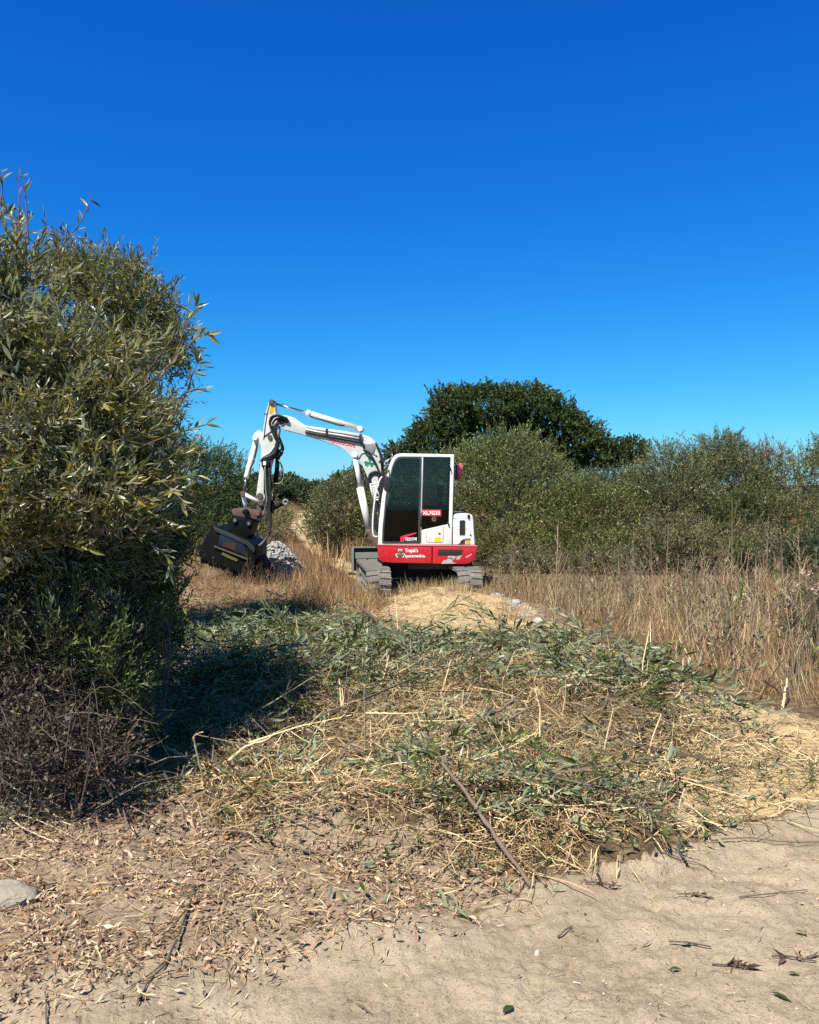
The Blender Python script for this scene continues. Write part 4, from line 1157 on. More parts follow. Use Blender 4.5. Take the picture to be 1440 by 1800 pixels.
M['bram'] = ramp_mat('dead_bramble_leaf', [(0, (.012, .008, .006)), (.5, (.038, .026, .018)), (.85, (.09, .065, .045)), (.93, (.06, .075, .02)), (1, (.30, .23, .16))], rough=.6, vs=2)
shrub('dead_bramble', 'tangle of dead brown brambles under the left willow', 'bramble',
      [Lb(60, 1130, 4.5, 140, 130, .5), Lb(160, 1180, 4.7, 100, 120, .45), Lb(90, 1050, 4.9, 160, 90, .5), Lb(205, 1110, 5.0, 60, 90, .35), Lb(60, 1290, 4.15, 140, 110, .4), Lb(170, 1330, 4.2, 90, 70, .3), Lb(-150, 1200, 4.3, 130, 180, .5)], 2900, SPR_DEAD, (.16, .34), M['bram'],
      twig_mat=simple('bramble_twig', (.085, .06, .048), rough=.8, var=.6, vs=9), base=(-1.95, 4.5, .1), seed=6, up=.1, stems=30, stem_r=.007, depth=.5, spread=.55, jit=.8)
shrub('leafy_shrub', 'dark green shrub far left behind the mulcher head', 'shrub',
      [Lb(345, 850, 20, 85, 75, 1.3), Lb(395, 860, 21, 55, 72, 1.2), Lb(300, 830, 20, 80, 60, 1.3), Lb(330, 930, 19.5, 90, 60, 1.0), Lb(180, 860, 19.5, 140, 80, 1.2)], 5600, SPR_F, (.22, .42), M['shrub_g'], seed=7, up=.5, stems=8, depth=.3, lump=.25)
shrub('leafy_shrub', 'mixed olive shrub at the foot of the raised arm, beyond the mulcher head', 'shrub',
      [Lb(440, 905, 26, 40, 45, 1.2), Lb(480, 915, 26, 45, 38, 1.0), Lb(410, 930, 25, 40, 35, 1.0)], 1300, SPR_F, (.22, .42), M['shrub_a'], seed=8, up=.5, stems=5, depth=.3, lump=.25)
shrub('willow_shrub', 'sparse green shoots coming up through the dead brambles', 'shrub', [Lb(190, 1180, 4.5, 75, 120, .35), Lb(110, 1100, 4.4, 110, 90, .35), Lb(240, 1260, 4.6, 40, 80, .25)], 330, SPR_WM, (.16, .32), M['green'], base=(-1.9, 4.4, .05), seed=66, up=.9, stems=8, stem_r=.007, depth=.5, spread=.4)
# bare canes arching through the brambles
nb = NB(); r = np.random.default_rng(61)
for i in range(90):
    px, py, d = r.uniform(-60, 215), r.uniform(1120, 1400), r.uniform(3.9, 4.9)
    p = at(px, py, d); p.z = max(p.z * .4, 0.0)
    a = r.uniform(0, 6.28); L_ = r.uniform(.3, .75); hgt = r.uniform(.06, .42)
    q = p + Vector((math.cos(a) * L_ * .5, math.sin(a) * L_ * .35, hgt)); e = p + Vector((math.cos(a) * L_, math.sin(a) * L_ * .6, hgt * r.uniform(.2, 1.1)))
    S_ = smooth_path([p, q, e], 10); tube(nb, S_, np.linspace(r.uniform(.0022, .0048), .0012, len(S_)), 4)
for o_ in [o for o in bpy.data.objects if o.name == 'dead_bramble']: nb.build('canes', [M['stick_dark']], o_, origin=o_.location)
# centre distance
shrub('leafy_shrub', 'grey-green willow shrub between the arm and the boom cylinder', 'shrub',
      [Lb(600, 895, 22, 52, 62, 1.2), Lb(640, 880, 22.5, 45, 62, 1.2), Lb(570, 920, 21.5, 36, 40, .9), Lb(660, 930, 21.5, 40, 50, 1)], 3000, SPR_F, (.22, .42), M['shrub_b'], seed=9, up=.55, stems=8, depth=.3, lump=.25)
shrub('hill_shrub', 'low rounded shrub on the far rise left of the path', 'shrub', [Lb(500, 872, 75, 45, 30, 3), Lb(465, 865, 72, 45, 30, 3), Lb(520, 862, 80, 30, 17, 3)], 1300, SPR_OAK, (.7, 1.2), M['shrub_d'], seed=10, stems=3, depth=.3)
shrub('hill_shrub', 'dark mound of scrub on the skyline behind the arm tip', 'shrub', [Lb(500, 850, 110, 40, 16, 4), Lb(455, 852, 112, 50, 16, 4), Lb(530, 868, 105, 30, 18, 4)], 900, SPR_OAK, (.9, 1.5), M['oak'], seed=11, stems=3, depth=.3)
shrub('small_tree', 'tiny round tree alone on the far skyline', 'tree', [Lb(555, 851, 170, 8, 8, 1.0), Lb(553, 857, 170, 6, 6, .8)], 160, SPR_OAK, (.7, 1.1), M['oak'], seed=12, stems=2, stem_r=.1, depth=.3, trunk='trunk', crown='crown', single=True)
shrub('hill_tree', 'dark tree clump on the skyline right of the tiny tree', 'tree', [Lb(600, 845, 120, 20, 13, 3), Lb(630, 838, 120, 22, 14, 3), Lb(655, 834, 118, 25, 16, 3)], 800, SPR_OAK, (.9, 1.5), M['oak'], seed=13, stems=3, depth=.3, trunk='trunk', crown='crown')
for i, (px, py, d, a, b_, mt, lb) in enumerate([(560, 880, 85, 40, 22, 'shrub_b', 'olive scrub beside the far end of the path'), (590, 868, 95, 45, 20, 'shrub_d', 'scrub patch on the far rise under the tiny tree'),
                                               (430, 885, 60, 45, 28, 'shrub_b', 'dull green scrub behind the bucket links'), (540, 872, 140, 60, 14, 'shrub_d', 'distant scrub band closing off the path')]):
    shrub('hill_shrub', lb, 'shrub', [Lb(px, py, d, a, b_, 3), Lb(px + a * .5, py + 6, d, a * .6, b_ * .8, 2.5)], 700, SPR_OAK, (.6, 1.1), M[mt], seed=14 + i, stems=2, depth=.3)
# oak
shrub('oak_tree', 'big dark evergreen oak with a domed crown behind the cab', 'oak',
      [Lb(850, 715, 40, 75, 40, 2.2), Lb(920, 722, 40, 70, 42, 2.2), Lb(795, 735, 40, 45, 50, 2), Lb(760, 775, 40, 42, 42, 1.8), Lb(970, 745, 40, 55, 45, 2), Lb(1010, 775, 40, 55, 42, 1.8), Lb(1050, 800, 40, 48, 26, 1.5), Lb(1105, 796, 40, 36, 24, 1.4),
       Lb(860, 780, 41, 110, 60, 2.4), Lb(715, 810, 40, 32, 30, 1.3), Lb(700, 800, 42, 22, 22, 1), Lb(960, 800, 41, 60, 40, 1.6)], 11000, SPR_OAK, (.28, .52), M['oak'], base=(5.6, 41, -.1), seed=20, up=.35, stems=12, stem_r=.22, depth=.20, lump=.24,
      trunk='trunk', crown='crown', single=True)
# right-hand thicket
shrub('olive_shrub', 'tall olive-green bush with pale glinting leaves directly behind the cab', 'shrub',
      [Lb(905, 810, 20.5, 78, 62, 1.3), Lb(855, 830, 20.3, 75, 62, 1.2), Lb(960, 850, 20, 60, 55, 1.1), Lb(800, 850, 20.8, 70, 65, 1.1), Lb(880, 900, 19.6, 110, 80, 1.2), Lb(960, 915, 19.4, 70, 70, 1), Lb(900, 955, 18.6, 90, 45, .9), Lb(760, 860, 21.2, 60, 70, 1.1), Lb(700, 870, 21.5, 50, 60, 1.0)], 7000, SPR_F, (.20, .40),
      M['shrub_a'], base=(2.4, 20.4, 0), seed=21, up=.5, stems=14, depth=.28, lump=.22)
shrub('olive_shrub', 'lower olive bush with yellow-tinged leaves right of the machine', 'shrub',
      [Lb(1020, 890, 19.2, 62, 62, 1), Lb(1065, 915, 18.8, 60, 62, 1), Lb(1000, 945, 18.6, 60, 50, .9), Lb(1060, 965, 18.0, 80, 38, .8)], 3600, SPR_F, (.18, .36), M['shrub_a'], seed=22, up=.5, stems=9, depth=.28, lump=.25)
shrub('dark_shrub', 'small dark green shrub in the gap below the oak branches', 'shrub', [Lb(1070, 850, 27, 70, 32, 1.3), Lb(1030, 860, 26, 45, 30, 1.2), Lb(1110, 870, 26, 50, 45, 1.2)], 2000, SPR_F, (.25, .45), M['shrub_d'], seed=23, stems=6, depth=.28)
shrub('greygreen_shrub', 'broad grey-green bush under the oak side of the right thicket', 'shrub',
      [Lb(1175, 835, 19.5, 70, 60, 1.2), Lb(1130, 880, 19, 60, 62, 1.1), Lb(1200, 890, 18.6, 75, 75, 1.1), Lb(1140, 950, 18.2, 80, 50, 1), Lb(1200, 945, 17.6, 70, 45, .7)], 4600, SPR_F, (.18, .38), M['shrub_b'], seed=24, up=.55, stems=12, depth=.3, lump=.28)
shrub('greygreen_shrub', 'taller grey-green bush with a ragged top in the middle of the right thicket', 'shrub',
      [Lb(1265, 800, 19.8, 48, 42, 1.0), Lb(1290, 850, 19.2, 75, 60, 1.1), Lb(1230, 830, 19.6, 40, 40, 1), Lb(1300, 930, 18.4, 85, 62, 1)], 4600, SPR_F, (.18, .38), M['shrub_b'], seed=25, up=.6, stems=12, depth=.32, lump=.32)
shrub('greygreen_shrub', 'brownish grey-green bush at the right edge of the thicket', 'shrub',
      [Lb(1400, 840, 18.5, 80, 52, 1.1), Lb(1380, 920, 17.8, 80, 70, 1), Lb(1480, 850, 18.4, 80, 65, 1.1), Lb(1500, 940, 17.6, 80, 80, 1), Lb(1445, 790, 19.0, 25, 30, .5), Lb(1580, 860, 18, 90, 90, 1)], 5200, SPR_F, (.18, .38), M['shrub_b'], seed=26, up=.55, stems=14, depth=.3, lump=.3)
shrub('green_shrub', 'fresh green shrub standing within the right thicket', 'shrub', [Lb(1320, 880, 17.9, 42, 32, .5), Lb(1260, 905, 17.9, 40, 32, .5)], 900, SPR_F, (.16, .3), M['green'], seed=27, up=.6, stems=6, depth=.35)
M['undr'] = ramp_mat('undergrowth_leaf', [(0, (.05, .05, .02)), (.5, (.13, .125, .05)), (.8, (.24, .21, .10)), (1, (.12, .15, .03))], rough=.6, transl=.1)
bz_ = M['bare']
shrub('bare_shrub', 'leafless grey twiggy shrub poking above the right thicket', 'shrub', [Lb(1345, 795, 18.9, 42, 34, .7), Lb(1320, 820, 18.8, 30, 30, .6)], 330, SPR_BARE, (.35, .65), bz_, twig_mat=M['twig_grey'], base=(8.1, 18.8, 0), seed=28, up=.9, stems=10, depth=.5)
# undergrowth at the foot of the thicket
for i, (px, py, d, a, b_, n, mt, lb) in enumerate([(930, 985, 17.2, 60, 32, 650, 'bram', 'dead brown undergrowth at the foot of the bush right of the machine'), (1060, 985, 17.0, 75, 34, 700, 'bram', 'brown twiggy undergrowth below the lower olive bush'),
        (1180, 960, 16.8, 70, 50, 850, 'bram', 'dark dead undergrowth below the broad grey-green bush'), (1320, 965, 16.4, 70, 50, 850, 'bram', 'dead brown undergrowth below the fresh green shrub'),
        (1420, 985, 15.8, 60, 55, 700, 'shrub_d', 'dark green undergrowth at the right edge of the field'), (1300, 960, 15.6, 26, 14, 120, 'green', 'small bright green weed in front of the dead undergrowth')]):
    shrub('undergrowth', lb, 'undergrowth', [Lb(px, py, d, a, b_, .6), Lb(px - a * .5, py + 10, d, a * .6, b_ * .8, .5), Lb(px + a * .5, py + 8, d, a * .6, b_ * .8, .5)], n, (SPR_F + SPR_F[:3] + SPR_BARE + SPR_DEAD[:2]) if mt == 'bram' else SPR_F, (.2, .42), M['undr' if mt == 'bram' else mt], twig_mat=M['twig_grey'], seed=40 + i, up=.5, stems=9, stem_r=.014, depth=.45, jit=.7)

# ------------------------------------------------------------------ ground cover
def ribbon_tpl(seed, n=10, h=1.0, w=.012, lean=.35, spread=.12, seg=3, flat=False):
    """a tuft of n blades, height along +Y (axis), spreading"""
    r = np.random.default_rng(seed); V, T, lid = [], [], []; n0 = 0
    for i in range(n):
        a = r.uniform(0, 6.28); hh = h * r.uniform(.45, 1.1)
        bx, bz = r.normal(0, spread, 2)
        la = r.uniform(0, 6.28); ln = lean * r.uniform(.1, 1)
        for k in range(seg):
            t = k / seg
            c = np.array([bx + math.cos(la) * ln * hh * t ** 1.8, hh * t * (1 - .15 * ln * t), bz + math.sin(la) * ln * hh * t ** 1.8])
            d = np.array([math.cos(a), 0, math.sin(a)]) * w * (1 - .6 * t) / 2
            V += [c - d, c + d]
        V.append(np.array([bx + math.cos(la) * ln * hh, hh * (1 - .15 * ln), bz + math.sin(la) * ln * hh]))
        for k in range(seg - 1):
            q = n0 + 2 * k; T += [(q, q+1, q+2), (q+1, q+3, q+2)]
        q = n0 + 2 * (seg - 1); T.append((q, q+1, q+2))
        lid += [i] * (2 * (seg - 1) + 1); n0 = len(V)
    T = np.array(T)
    return np.array(V), T, np.zeros(len(T), int), np.array(lid)

def stalk_tpl(seed, nb_=8, r0=.006, seed_heads=False):
    """tall dead weed: a stem of height 1 with side branches"""
    r = np.random.default_rng(seed); V, T, lid = [], [], []
    def stick(p, q, ra, rb, bow):
        n0 = len(V); P = [p, (p + q) / 2 + bow, q]; R_ = [ra, (ra + rb) / 2, rb]
        for c, rr in zip(P, R_):
            for a in range(3): V.append(c + rr * np.array([math.cos(a * 2.094), 0, math.sin(a * 2.094)]))
        for k in range(2):
            for a in range(3):
                b_ = (a + 1) % 3; A = n0 + k * 3
                T.append((A+a, A+b_, A+3+a)); T.append((A+b_, A+3+b_, A+3+a)); lid.extend([0, 0])
        return P
    top = np.array([r.uniform(-.12, .12), 1, r.uniform(-.12, .12)])
    stick(np.zeros(3), top, r0, r0 * .35, r.normal(0, .02, 3))
    for i in range(nb_):
        t = r.uniform(.3, .92); a = r.uniform(0, 6.28); L_ = r.uniform(.12, .38) * (1.15 - t)+.05
        p = top * t; el = r.uniform(.5, 1.1)
        q = p + L_ * np.array([math.cos(a) * math.cos(el), math.sin(el), math.sin(a) * math.cos(el)])
        stick(p, q, r0 * .5, r0 * .25, r.normal(0, .01, 3))
        if r.uniform() < .6:
            p2 = (p + q) / 2; a += r.uniform(-1, 1)
            stick(p2, p2 + L_ * .5 * np.array([math.cos(a) * .5, .8, math.sin(a) * .5]), r0 * .35, r0 * .2, np.zeros(3))
    T = np.array(T)
    return np.array(V), T, np.zeros(len(T), int), np.array(lid)

TUFT = [ribbon_tpl(200 + i, 10, w=.016) for i in range(6)]
TUFT_FINE = [ribbon_tpl(220 + i, 12, w=.020, lean=.7, spread=.14) for i in range(5)]
TUFT_FLAT = [ribbon_tpl(230 + i, 9, w=.014, lean=2.2, spread=.2) for i in range(5)]
STALK = [stalk_tpl(240 + i) for i in range(6)]
LEAF1 = [(*leaf_tpl('near', .13, b_, f_), np.zeros(8, int), np.zeros(8, int)) for b_, f_ in ((.1, .08), (.35, .10), (-.2, .06), (.5, .05))]
LEAF2 = [(*leaf_tpl('mid', .17, b_, f_), np.zeros(4, int), np.zeros(4, int)) for b_, f_ in ((.1, .08), (.35, .12), (-.2, .06))]
def straw1(seed, bend):
    w = .5
    V = np.array([(-w, 0, 0), (w, 0, 0), (-w, .5, bend), (w, .5, bend), (-w * .6, 1, 0), (w * .6, 1, 0)], float)
    V[:, 0] *= 1.0
    return V, np.array([(0, 1, 3), (0, 3, 2), (2, 3, 5), (2, 5, 4)]), np.zeros(4, int), np.zeros(4, int)
STR = [straw1(i, b_) for i, b_ in enumerate((.06, -.05, .12))]

def pts_in(poly, dens, y0, y1, seed, jit=22, fall=None, excl=None):
    r = np.random.default_rng(seed + 3000)
    area = (.66 * (y1 + y0) + 2.0) * (y1 - y0)
    N = int(area * dens)
    # uniform in the trapezoid
    y = np.sqrt(r.uniform((y0 + 1.2) ** 2, (y1 + 1.2) ** 2, N)) - 1.2
    x = r.uniform(-1, 1, N) * .64 * (y + 1.2)
    px, py = topx(x, y)
    P = np.stack([x, y], -1); k = np.clip(3.0 / y, .15, 1)
    px = px + r.normal(0, jit, N) * k + noise(P, .4, seed) * jit * k; py = py + r.normal(0, jit * .6, N) * k + noise(P, .4, seed + 9) * jit * .8 * k
    ok = inpoly(px, py, poly)
    if fall is not None: ok &= r.uniform(size=N) < fall(x, y)
    if excl is not None: ok &= ~excl(x, y)
    return x[ok], y[ok]

def clumpy(scale, seed, lo=-.2, hi=.5):
    return lambda x, y: np.clip((noise(np.stack([x, y], -1), scale, seed, 2) - lo) / (hi - lo), 0.04, 1)

def machine(x, y):   # keep grass out of the tracks and the body
    u = (x - .09) * math.cos(YAW) + (y - 14.72) * math.sin(YAW); v = -(x - .09) * math.sin(YAW) + (y - 14.72) * math.cos(YAW)
    return (np.abs(u) < 1.12) & (np.abs(v) < 1.95) & ~((np.abs(u) < .45) & (v < -.2))

def scatter(name, mat, tpls, x, y, size, seed, tilt=0.15, mode='up', width=None, lift=(0, 0), label=None, twig=None, parent=None, kind='stuff', cat=None):
    r = np.random.default_rng(seed + 4000); N = len(x)
    if N == 0: print('EMPTY', name, seed); return
    z = ground_z(x, y) + r.uniform(lift[0], lift[1], N)
    P = np.stack([x, y, z], 1)
    if mode == 'up':
        D = np.stack([r.normal(0, tilt, N), r.normal(0, tilt, N), np.ones(N)], 1)
    else:
        a = r.uniform(0, 6.283, N); D = np.stack([np.cos(a), np.sin(a), r.normal(0, tilt, N)], 1)
    D /= np.linalg.norm(D, axis=1, keepdims=True)
    roll = r.uniform(0, 6.28, N) if mode in ('up', 'lie_any') else r.normal(0, .5, N) + (r.uniform(size=N) < .5) * math.pi
    Mx = basis(D, roll)
    S = r.uniform(size[0], size[1], N) * np.where(r.uniform(size=N) < .15, 1.3, 1)
    if width is not None: S = np.stack([r.uniform(width[0], width[1], N), S, S], 1)
    nb = NB(); k = r.integers(0, len(tpls), N); rv = r.uniform(size=N)
    for i, t in enumerate(tpls):
        s_ = k == i
        if s_.any(): inst(nb, t, P[s_], Mx[s_], S[s_], rv[s_])
    o = nb.build(name, [mat] + ([twig] if twig else []), parent)
    return tag(o, label, cat, kind=kind)

ALLP = [(-9000, 872), (9000, 872), (9000, 9000), (-9000, 9000)]
P_BARE = [(690, 1035), (870, 1035), (960, 1085), (1100, 1155), (1310, 1240), (1440, 1280), (1440, 1330), (1330, 1290), (1240, 1262), (1090, 1185), (890, 1125), (760, 1120), (690, 1095)]
def bare(x, y): return inpoly(*topx(x, y), P_BARE) & (np.sin(x * 877 + y * 331) < .35)
def notroad(x, y): return mask(x, y, P_ROAD, 16, .3, 3)
# straw and thatch
x, y = pts_in(P_STRAW, 2600, 3.2, 7.2, 1, fall=clumpy(.35, 70, -.7, .3)); scatter('straw_litter', M['straw'], STR, x, y, (.05, .20), 1, .28, 'lie', (.0025, .005), (0, .06), 'dry straw thatch covering the cut ground in the middle')
x, y = pts_in([(300, 1060), (700, 1040), (900, 1080), (1300, 1230), (1440, 1280), (2000, 1350), (1440, 1420), (1180, 1490), (950, 1550), (300, 1440), (250, 1250)], 420, 3.4, 12, 2, excl=lambda a_, b_: (inpoly(*topx(a_, b_), P_CUT) & (np.sin(a_ * 977) < .5)) | bare(a_, b_)); scatter('straw_litter', M['straw'], STR, x, y, (.06, .24), 2, .25, 'lie', (.003, .006), (0, .05), 'sparser straw strewn over the whole clearing')
x, y = pts_in(P_CHIP, 1100, 3.6, 13, 3, fall=clumpy(.5, 88, -.5, .4), excl=bare); scatter('wood_chips', M['straw'], STR, x, y, (.012, .045), 3, .2, 'lie', (.003, .009), (0, .015), 'pale shredded chips on the sandy track')
x, y = pts_in(P_LITTER, 1300, 2.4, 4.4, 4, jit=34, fall=clumpy(.25, 72, -.9, .2)); scatter('straw_litter', M['straw'], STR, x, y, (.02, .10), 4, .2, 'lie', (.002, .0042), (0, .02), 'short dry stems among the fallen leaves at lower left')
x, y = pts_in(P_LITTER, 3000, 2.4, 4.4, 5, jit=34, fall=clumpy(.22, 73, -.8, .3)); scatter('leaf_litter', M['litter'], LEAF2, x, y, (.012, .042), 5, .35, 'lie', None, (0, .02), 'brown and tan fallen leaves at lower left')
x, y = pts_in([(-500, 1150), (300, 1180), (700, 1250), (1180, 1400), (960, 1530), (300, 1450), (-500, 1440)], 420, 3.4, 8, 6, fall=clumpy(.4, 74, -.6, .3)); scatter('leaf_litter', M['litter'], LEAF2, x, y, (.03, .07), 6, .4, 'lie', None, (0, .05), 'fallen leaves between the straw and the cut branches')
# sparse debris on the bare road
x, y = pts_in(P_ROAD, 420, 2.2, 5.5, 7, jit=60, fall=clumpy(.3, 75, 0, .6)); scatter('straw_bits', M['straw'], STR, x, y, (.008, .045), 7, .12, 'lie', (.0016, .0035), (0, .003), 'tiny straw bits on the bare dirt')
x, y = pts_in(P_ROAD, 190, 2.2, 5.5, 8, jit=60, fall=clumpy(.3, 76, -.1, .5)); scatter('leaf_bits', M['litter'], LEAF2, x, y, (.008, .03), 8, .4, 'lie', None, (0, .004), 'crumbled leaf bits on the bare dirt')
x, y = pts_in(P_ROAD, 26, 2.2, 5.0, 9, jit=30, fall=clumpy(.5, 77, 0, .6)); scatter('leaf_bits', M['cut'], LEAF1, x, y, (.02, .06), 9, .35, 'lie', (.012, .03), (0, .006), 'small loose grey-green leaves dropped on the bare dirt')

# cut willow tops
cutlab = 'band of cut willow tops lying in front of the machine'
x, y = pts_in(P_CUT, 125, 4.6, 9.8, 10, jit=22, fall=clumpy(.45, 78, -.6, .25)); scatter('cut_foliage', M['cut'], SPR_W, x, y, (.24, .50), 10, .26, 'lie_any', None, (.0, .22), cutlab, M['twig'])
x, y = pts_in(P_CUT2, 110, 3.2, 5.0, 11, jit=20, fall=clumpy(.3, 79, -.3, .3)); scatter('cut_foliage', M['cut'], SPR_W, x, y, (.18, .38), 11, .26, 'lie_any', None, (.0, .14), 'cut willow tops heaped along the near edge of the clearing', M['twig'])
x, y = pts_in([(300, 1080), (900, 1080), (1400, 1290), (1440, 1420), (1200, 1500), (960, 1600), (560, 1640), (400, 1440), (250, 1250)], 9, 3.0, 10, 12); scatter('cut_foliage', M['cut'], SPR_W, x, y, (.12, .34), 12, .16, 'lie_any', None, (0, .05), 'loose cut sprigs scattered across the clearing', M['twig'])
x, y = pts_in([(330, 1110), (720, 1120), (760, 1200), (600, 1290), (350, 1280)], 60, 4.6, 9.8, 130, fall=clumpy(.4, 96, -.6, .3)); scatter('cut_foliage', M['cut'], SPR_W, x, y, (.2, .42), 130, .26, 'lie_any', None, (0, .16), 'cut willow tops between the shade and the sandy track', M['twig'])
x, y = pts_in(P_SHADE, 26, 4.0, 12, 13, fall=clumpy(.5, 80, -.6, .3)); scatter('cut_foliage', M['cut'], SPR_W, x, y, (.2, .45), 13, .25, 'lie_any', None, (0, .10), 'cut leafy branches lying in the shade of the left willow', M['twig'])
x, y = pts_in([(300, 1080), (900, 1080), (1400, 1290), (1440, 1420), (1200, 1500), (960, 1570), (560, 1640), (400, 1440), (250, 1250)], 130, 2.9, 9, 14); scatter('loose_leaves', M['cut'], LEAF1, x, y, (.035, .075), 14, .35, 'lie', (.04, .07), (0, .05), 'single willow leaves dropped over the straw')
# standing dry growth
P_FIELD = [(868, 1046), (935, 1070), (1020, 1098), (1095, 1124), (1300, 1216), (1440, 1252), (2400, 1420), (2400, 978), (846, 978), (846, 1030)]
x, y = pts_in(P_FIELD, 36, 6.0, 15.5, 15, jit=14, fall=clumpy(.6, 81, -.5, .5), excl=machine); scatter('dry_grass', M['stalk'], TUFT, x, y, (.16, .46), 15, .24, 'up', None, (-.02, 0), 'tall dry grass filling the right side up to the thicket')
x, y = pts_in(P_FIELD, 30, 6.0, 15, 16, jit=14, excl=machine); scatter('dry_grass', M['redgrass'], TUFT_FINE, x, y, (.14, .36), 16, .3, 'up', None, (-.02, 0), 'short rusty undergrowth among the tall dry grass')
x, y = pts_in(P_FIELD, 6, 6.2, 15, 17, jit=14, excl=machine, fall=clumpy(1.2, 82, -.6, .4)); scatter('dry_weeds', M['stalk'], STALK, x, y, (.35, .9), 17, .12, 'up', None, (-.02, 0), 'branching dead weed stems standing in the dry grass')
P_MID = [(-200, 925), (330, 925), (522, 903), (508, 940), (540, 966), (610, 1009), (650, 1022), (672, 1060), (640, 1092), (560, 1075), (450, 1062), (340, 1045), (-200, 1060)]
P_MID2 = [(573, 958), (560, 945), (560, 925), (640, 925), (665, 940), (620, 985), (640, 998), (560, 958)]
P_HEAD = [(300, 1000), (505, 1005), (520, 1075), (440, 1070), (300, 1062)]
inhead = lambda a_, b_: mask(a_, b_, P_HEAD, 6, .8, 8)
x, y = pts_in(P_MID, 90, 10, 14.9, 118, jit=10, fall=clumpy(1.0, 93, -1.4, .2), excl=lambda a_, b_: machine(a_, b_) | ~inhead(a_, b_)); scatter('dry_grass', M['redgrass'], TUFT, x, y, (.12, .30), 118, .28, 'up', None, (-.02, 0), 'low rusty grass in front of the mulcher head')
x, y = pts_in(P_MID, 70, 10, 16, 119, jit=10, fall=clumpy(1.0, 94, -1.4, .2), excl=lambda a_, b_: machine(a_, b_) | inhead(a_, b_)); scatter('dry_grass', M['redgrass'], TUFT, x, y, (.22, .50), 119, .24, 'up', None, (-.02, 0), 'golden-brown grass between the rock heap and the left track')
x, y = pts_in([(330, 1040), (640, 1030), (690, 1060), (640, 1110), (330, 1100)], 500, 9, 14, 120); scatter('straw_litter', M['redgrass'], STR, x, y, (.06, .24), 120, .25, 'lie', (.004, .008), (0, .06), 'rusty straw lying below the mulcher head')
x, y = pts_in(P_MID, 34, 14.6, 40, 18, jit=10, fall=clumpy(1.5, 83, -1.0, .2), excl=machine); scatter('dry_grass', M['redgrass'], TUFT, x, y, (.14, .40), 18, .22, 'up', None, (-.02, 0), 'rusty dry grass around and below the mulcher head')
x, y = pts_in(P_MID, 12, 10, 22, 19, jit=10, excl=machine); scatter('dry_weeds', M['redgrass'], STALK, x, y, (.25, .5), 19, .14, 'up', None, (-.02, 0), 'rusty weed stems standing left of the machine')
x, y = pts_in(P_MID2, 40, 17, 40, 20, jit=8, excl=machine); scatter('dry_grass', M['redgrass'], TUFT, x, y, (.4, .8), 20, .15, 'up', None, (-.02, 0), 'pale brown grass right of the far path')
x, y = pts_in([(-3000, 878), (3000, 878), (3000, 925), (-3000, 925)], 1.6, 28, 130, 21, jit=2, excl=lambda a, b_: mask(a, b_, P_FARPATH, 6, .8, 8)); scatter('dry_grass', M['redgrass'], TUFT_FINE, x, y, (.5, 1.1), 21, .2, 'up', (1.2, 2.5), (-.02, 0), 'brown grass and scrub on the far flat')
x, y = pts_in([(-3000, 925), (560, 925), (560, 1000), (850, 985), (3000, 985), (3000, 925)], 5, 17, 42, 22, jit=2); scatter('dry_grass', M['redgrass'], TUFT_FINE, x, y, (.4, .8), 22, .2, 'up', None, (-.02, 0), 'brown grass behind the machine and under the shrubs')
x, y = pts_in(P_FIELD, 5, 6.4, 16.5, 32, jit=14, excl=machine, fall=clumpy(.9, 86, -.2, .5)); scatter('green_weeds', M['shrub_b'], SPR_WM, x, y, (.25, .55), 32, .3, 'up', None, (-.02, .05), 'grey-green weeds mixed into the dry field', M['twig'])
x, y = pts_in(P_FIELD, 16, 6.0, 17.5, 33, jit=14, excl=machine, fall=clumpy(.7, 87, -.4, .5)); scatter('dead_weeds', M['brown_leaf'], SPR_DEAD, x, y, (.25, .6), 33, .25, 'up', None, (-.02, 0), 'dead brown weeds with curled leaves in the dry field', M['twig_grey'])
x, y = pts_in(P_FIELD, 7, 6.0, 12, 34, jit=14, excl=machine); scatter('pale_grass', M['straw'], TUFT_FINE, x, y, (.15, .4), 34, .35, 'up', None, (-.02, 0), 'pale bent grass at the front of the dry field')
x, y = pts_in([(1180, 1290), (1440, 1290), (2000, 1340), (2000, 1420), (1440, 1415), (1180, 1460)], 900, 3.6, 6.2, 35, jit=30, fall=clumpy(.4, 98, -.6, .4)); scatter('straw_litter', M['straw'], STR, x, y, (.04, .16), 35, .25, 'lie', (.0025, .005), (0, .04), 'straw and stems at the right end of the clearing')
x, y = pts_in([(1180, 1290), (1440, 1290), (2000, 1340), (2000, 1420), (1440, 1415), (1180, 1460)], 22, 3.6, 6.4, 36, jit=30, fall=clumpy(.4, 99, -.2, .5)); scatter('cut_foliage', M['cut'], SPR_W, x, y, (.14, .34), 36, .2, 'lie_any', None, (0, .05), 'loose cut sprigs at the right end of the clearing', M['twig'])
x, y = pts_in([(850, 1045), (905, 1040), (1000, 1085), (1040, 1120), (960, 1120), (880, 1085)], 34, 8.5, 14, 44, jit=16, fall=clumpy(.3, 105, -.3, .5), excl=machine); scatter('berm_grass', M['stalk'], TUFT, x, y, (.08, .32), 44, .3, 'up', None, (-.01, 0), 'sparse dry grass on the grey berm')
x, y = pts_in([(680, 1040), (905, 1035), (1040, 1110), (960, 1125), (700, 1115)], 260, 8.5, 14, 45, jit=16, fall=clumpy(.3, 106, -.5, .4), excl=machine); scatter('straw_litter', M['redgrass'], STR, x, y, (.04, .16), 45, .25, 'lie', (.003, .006), (0, .02), 'straw bits on the mound and the berm')
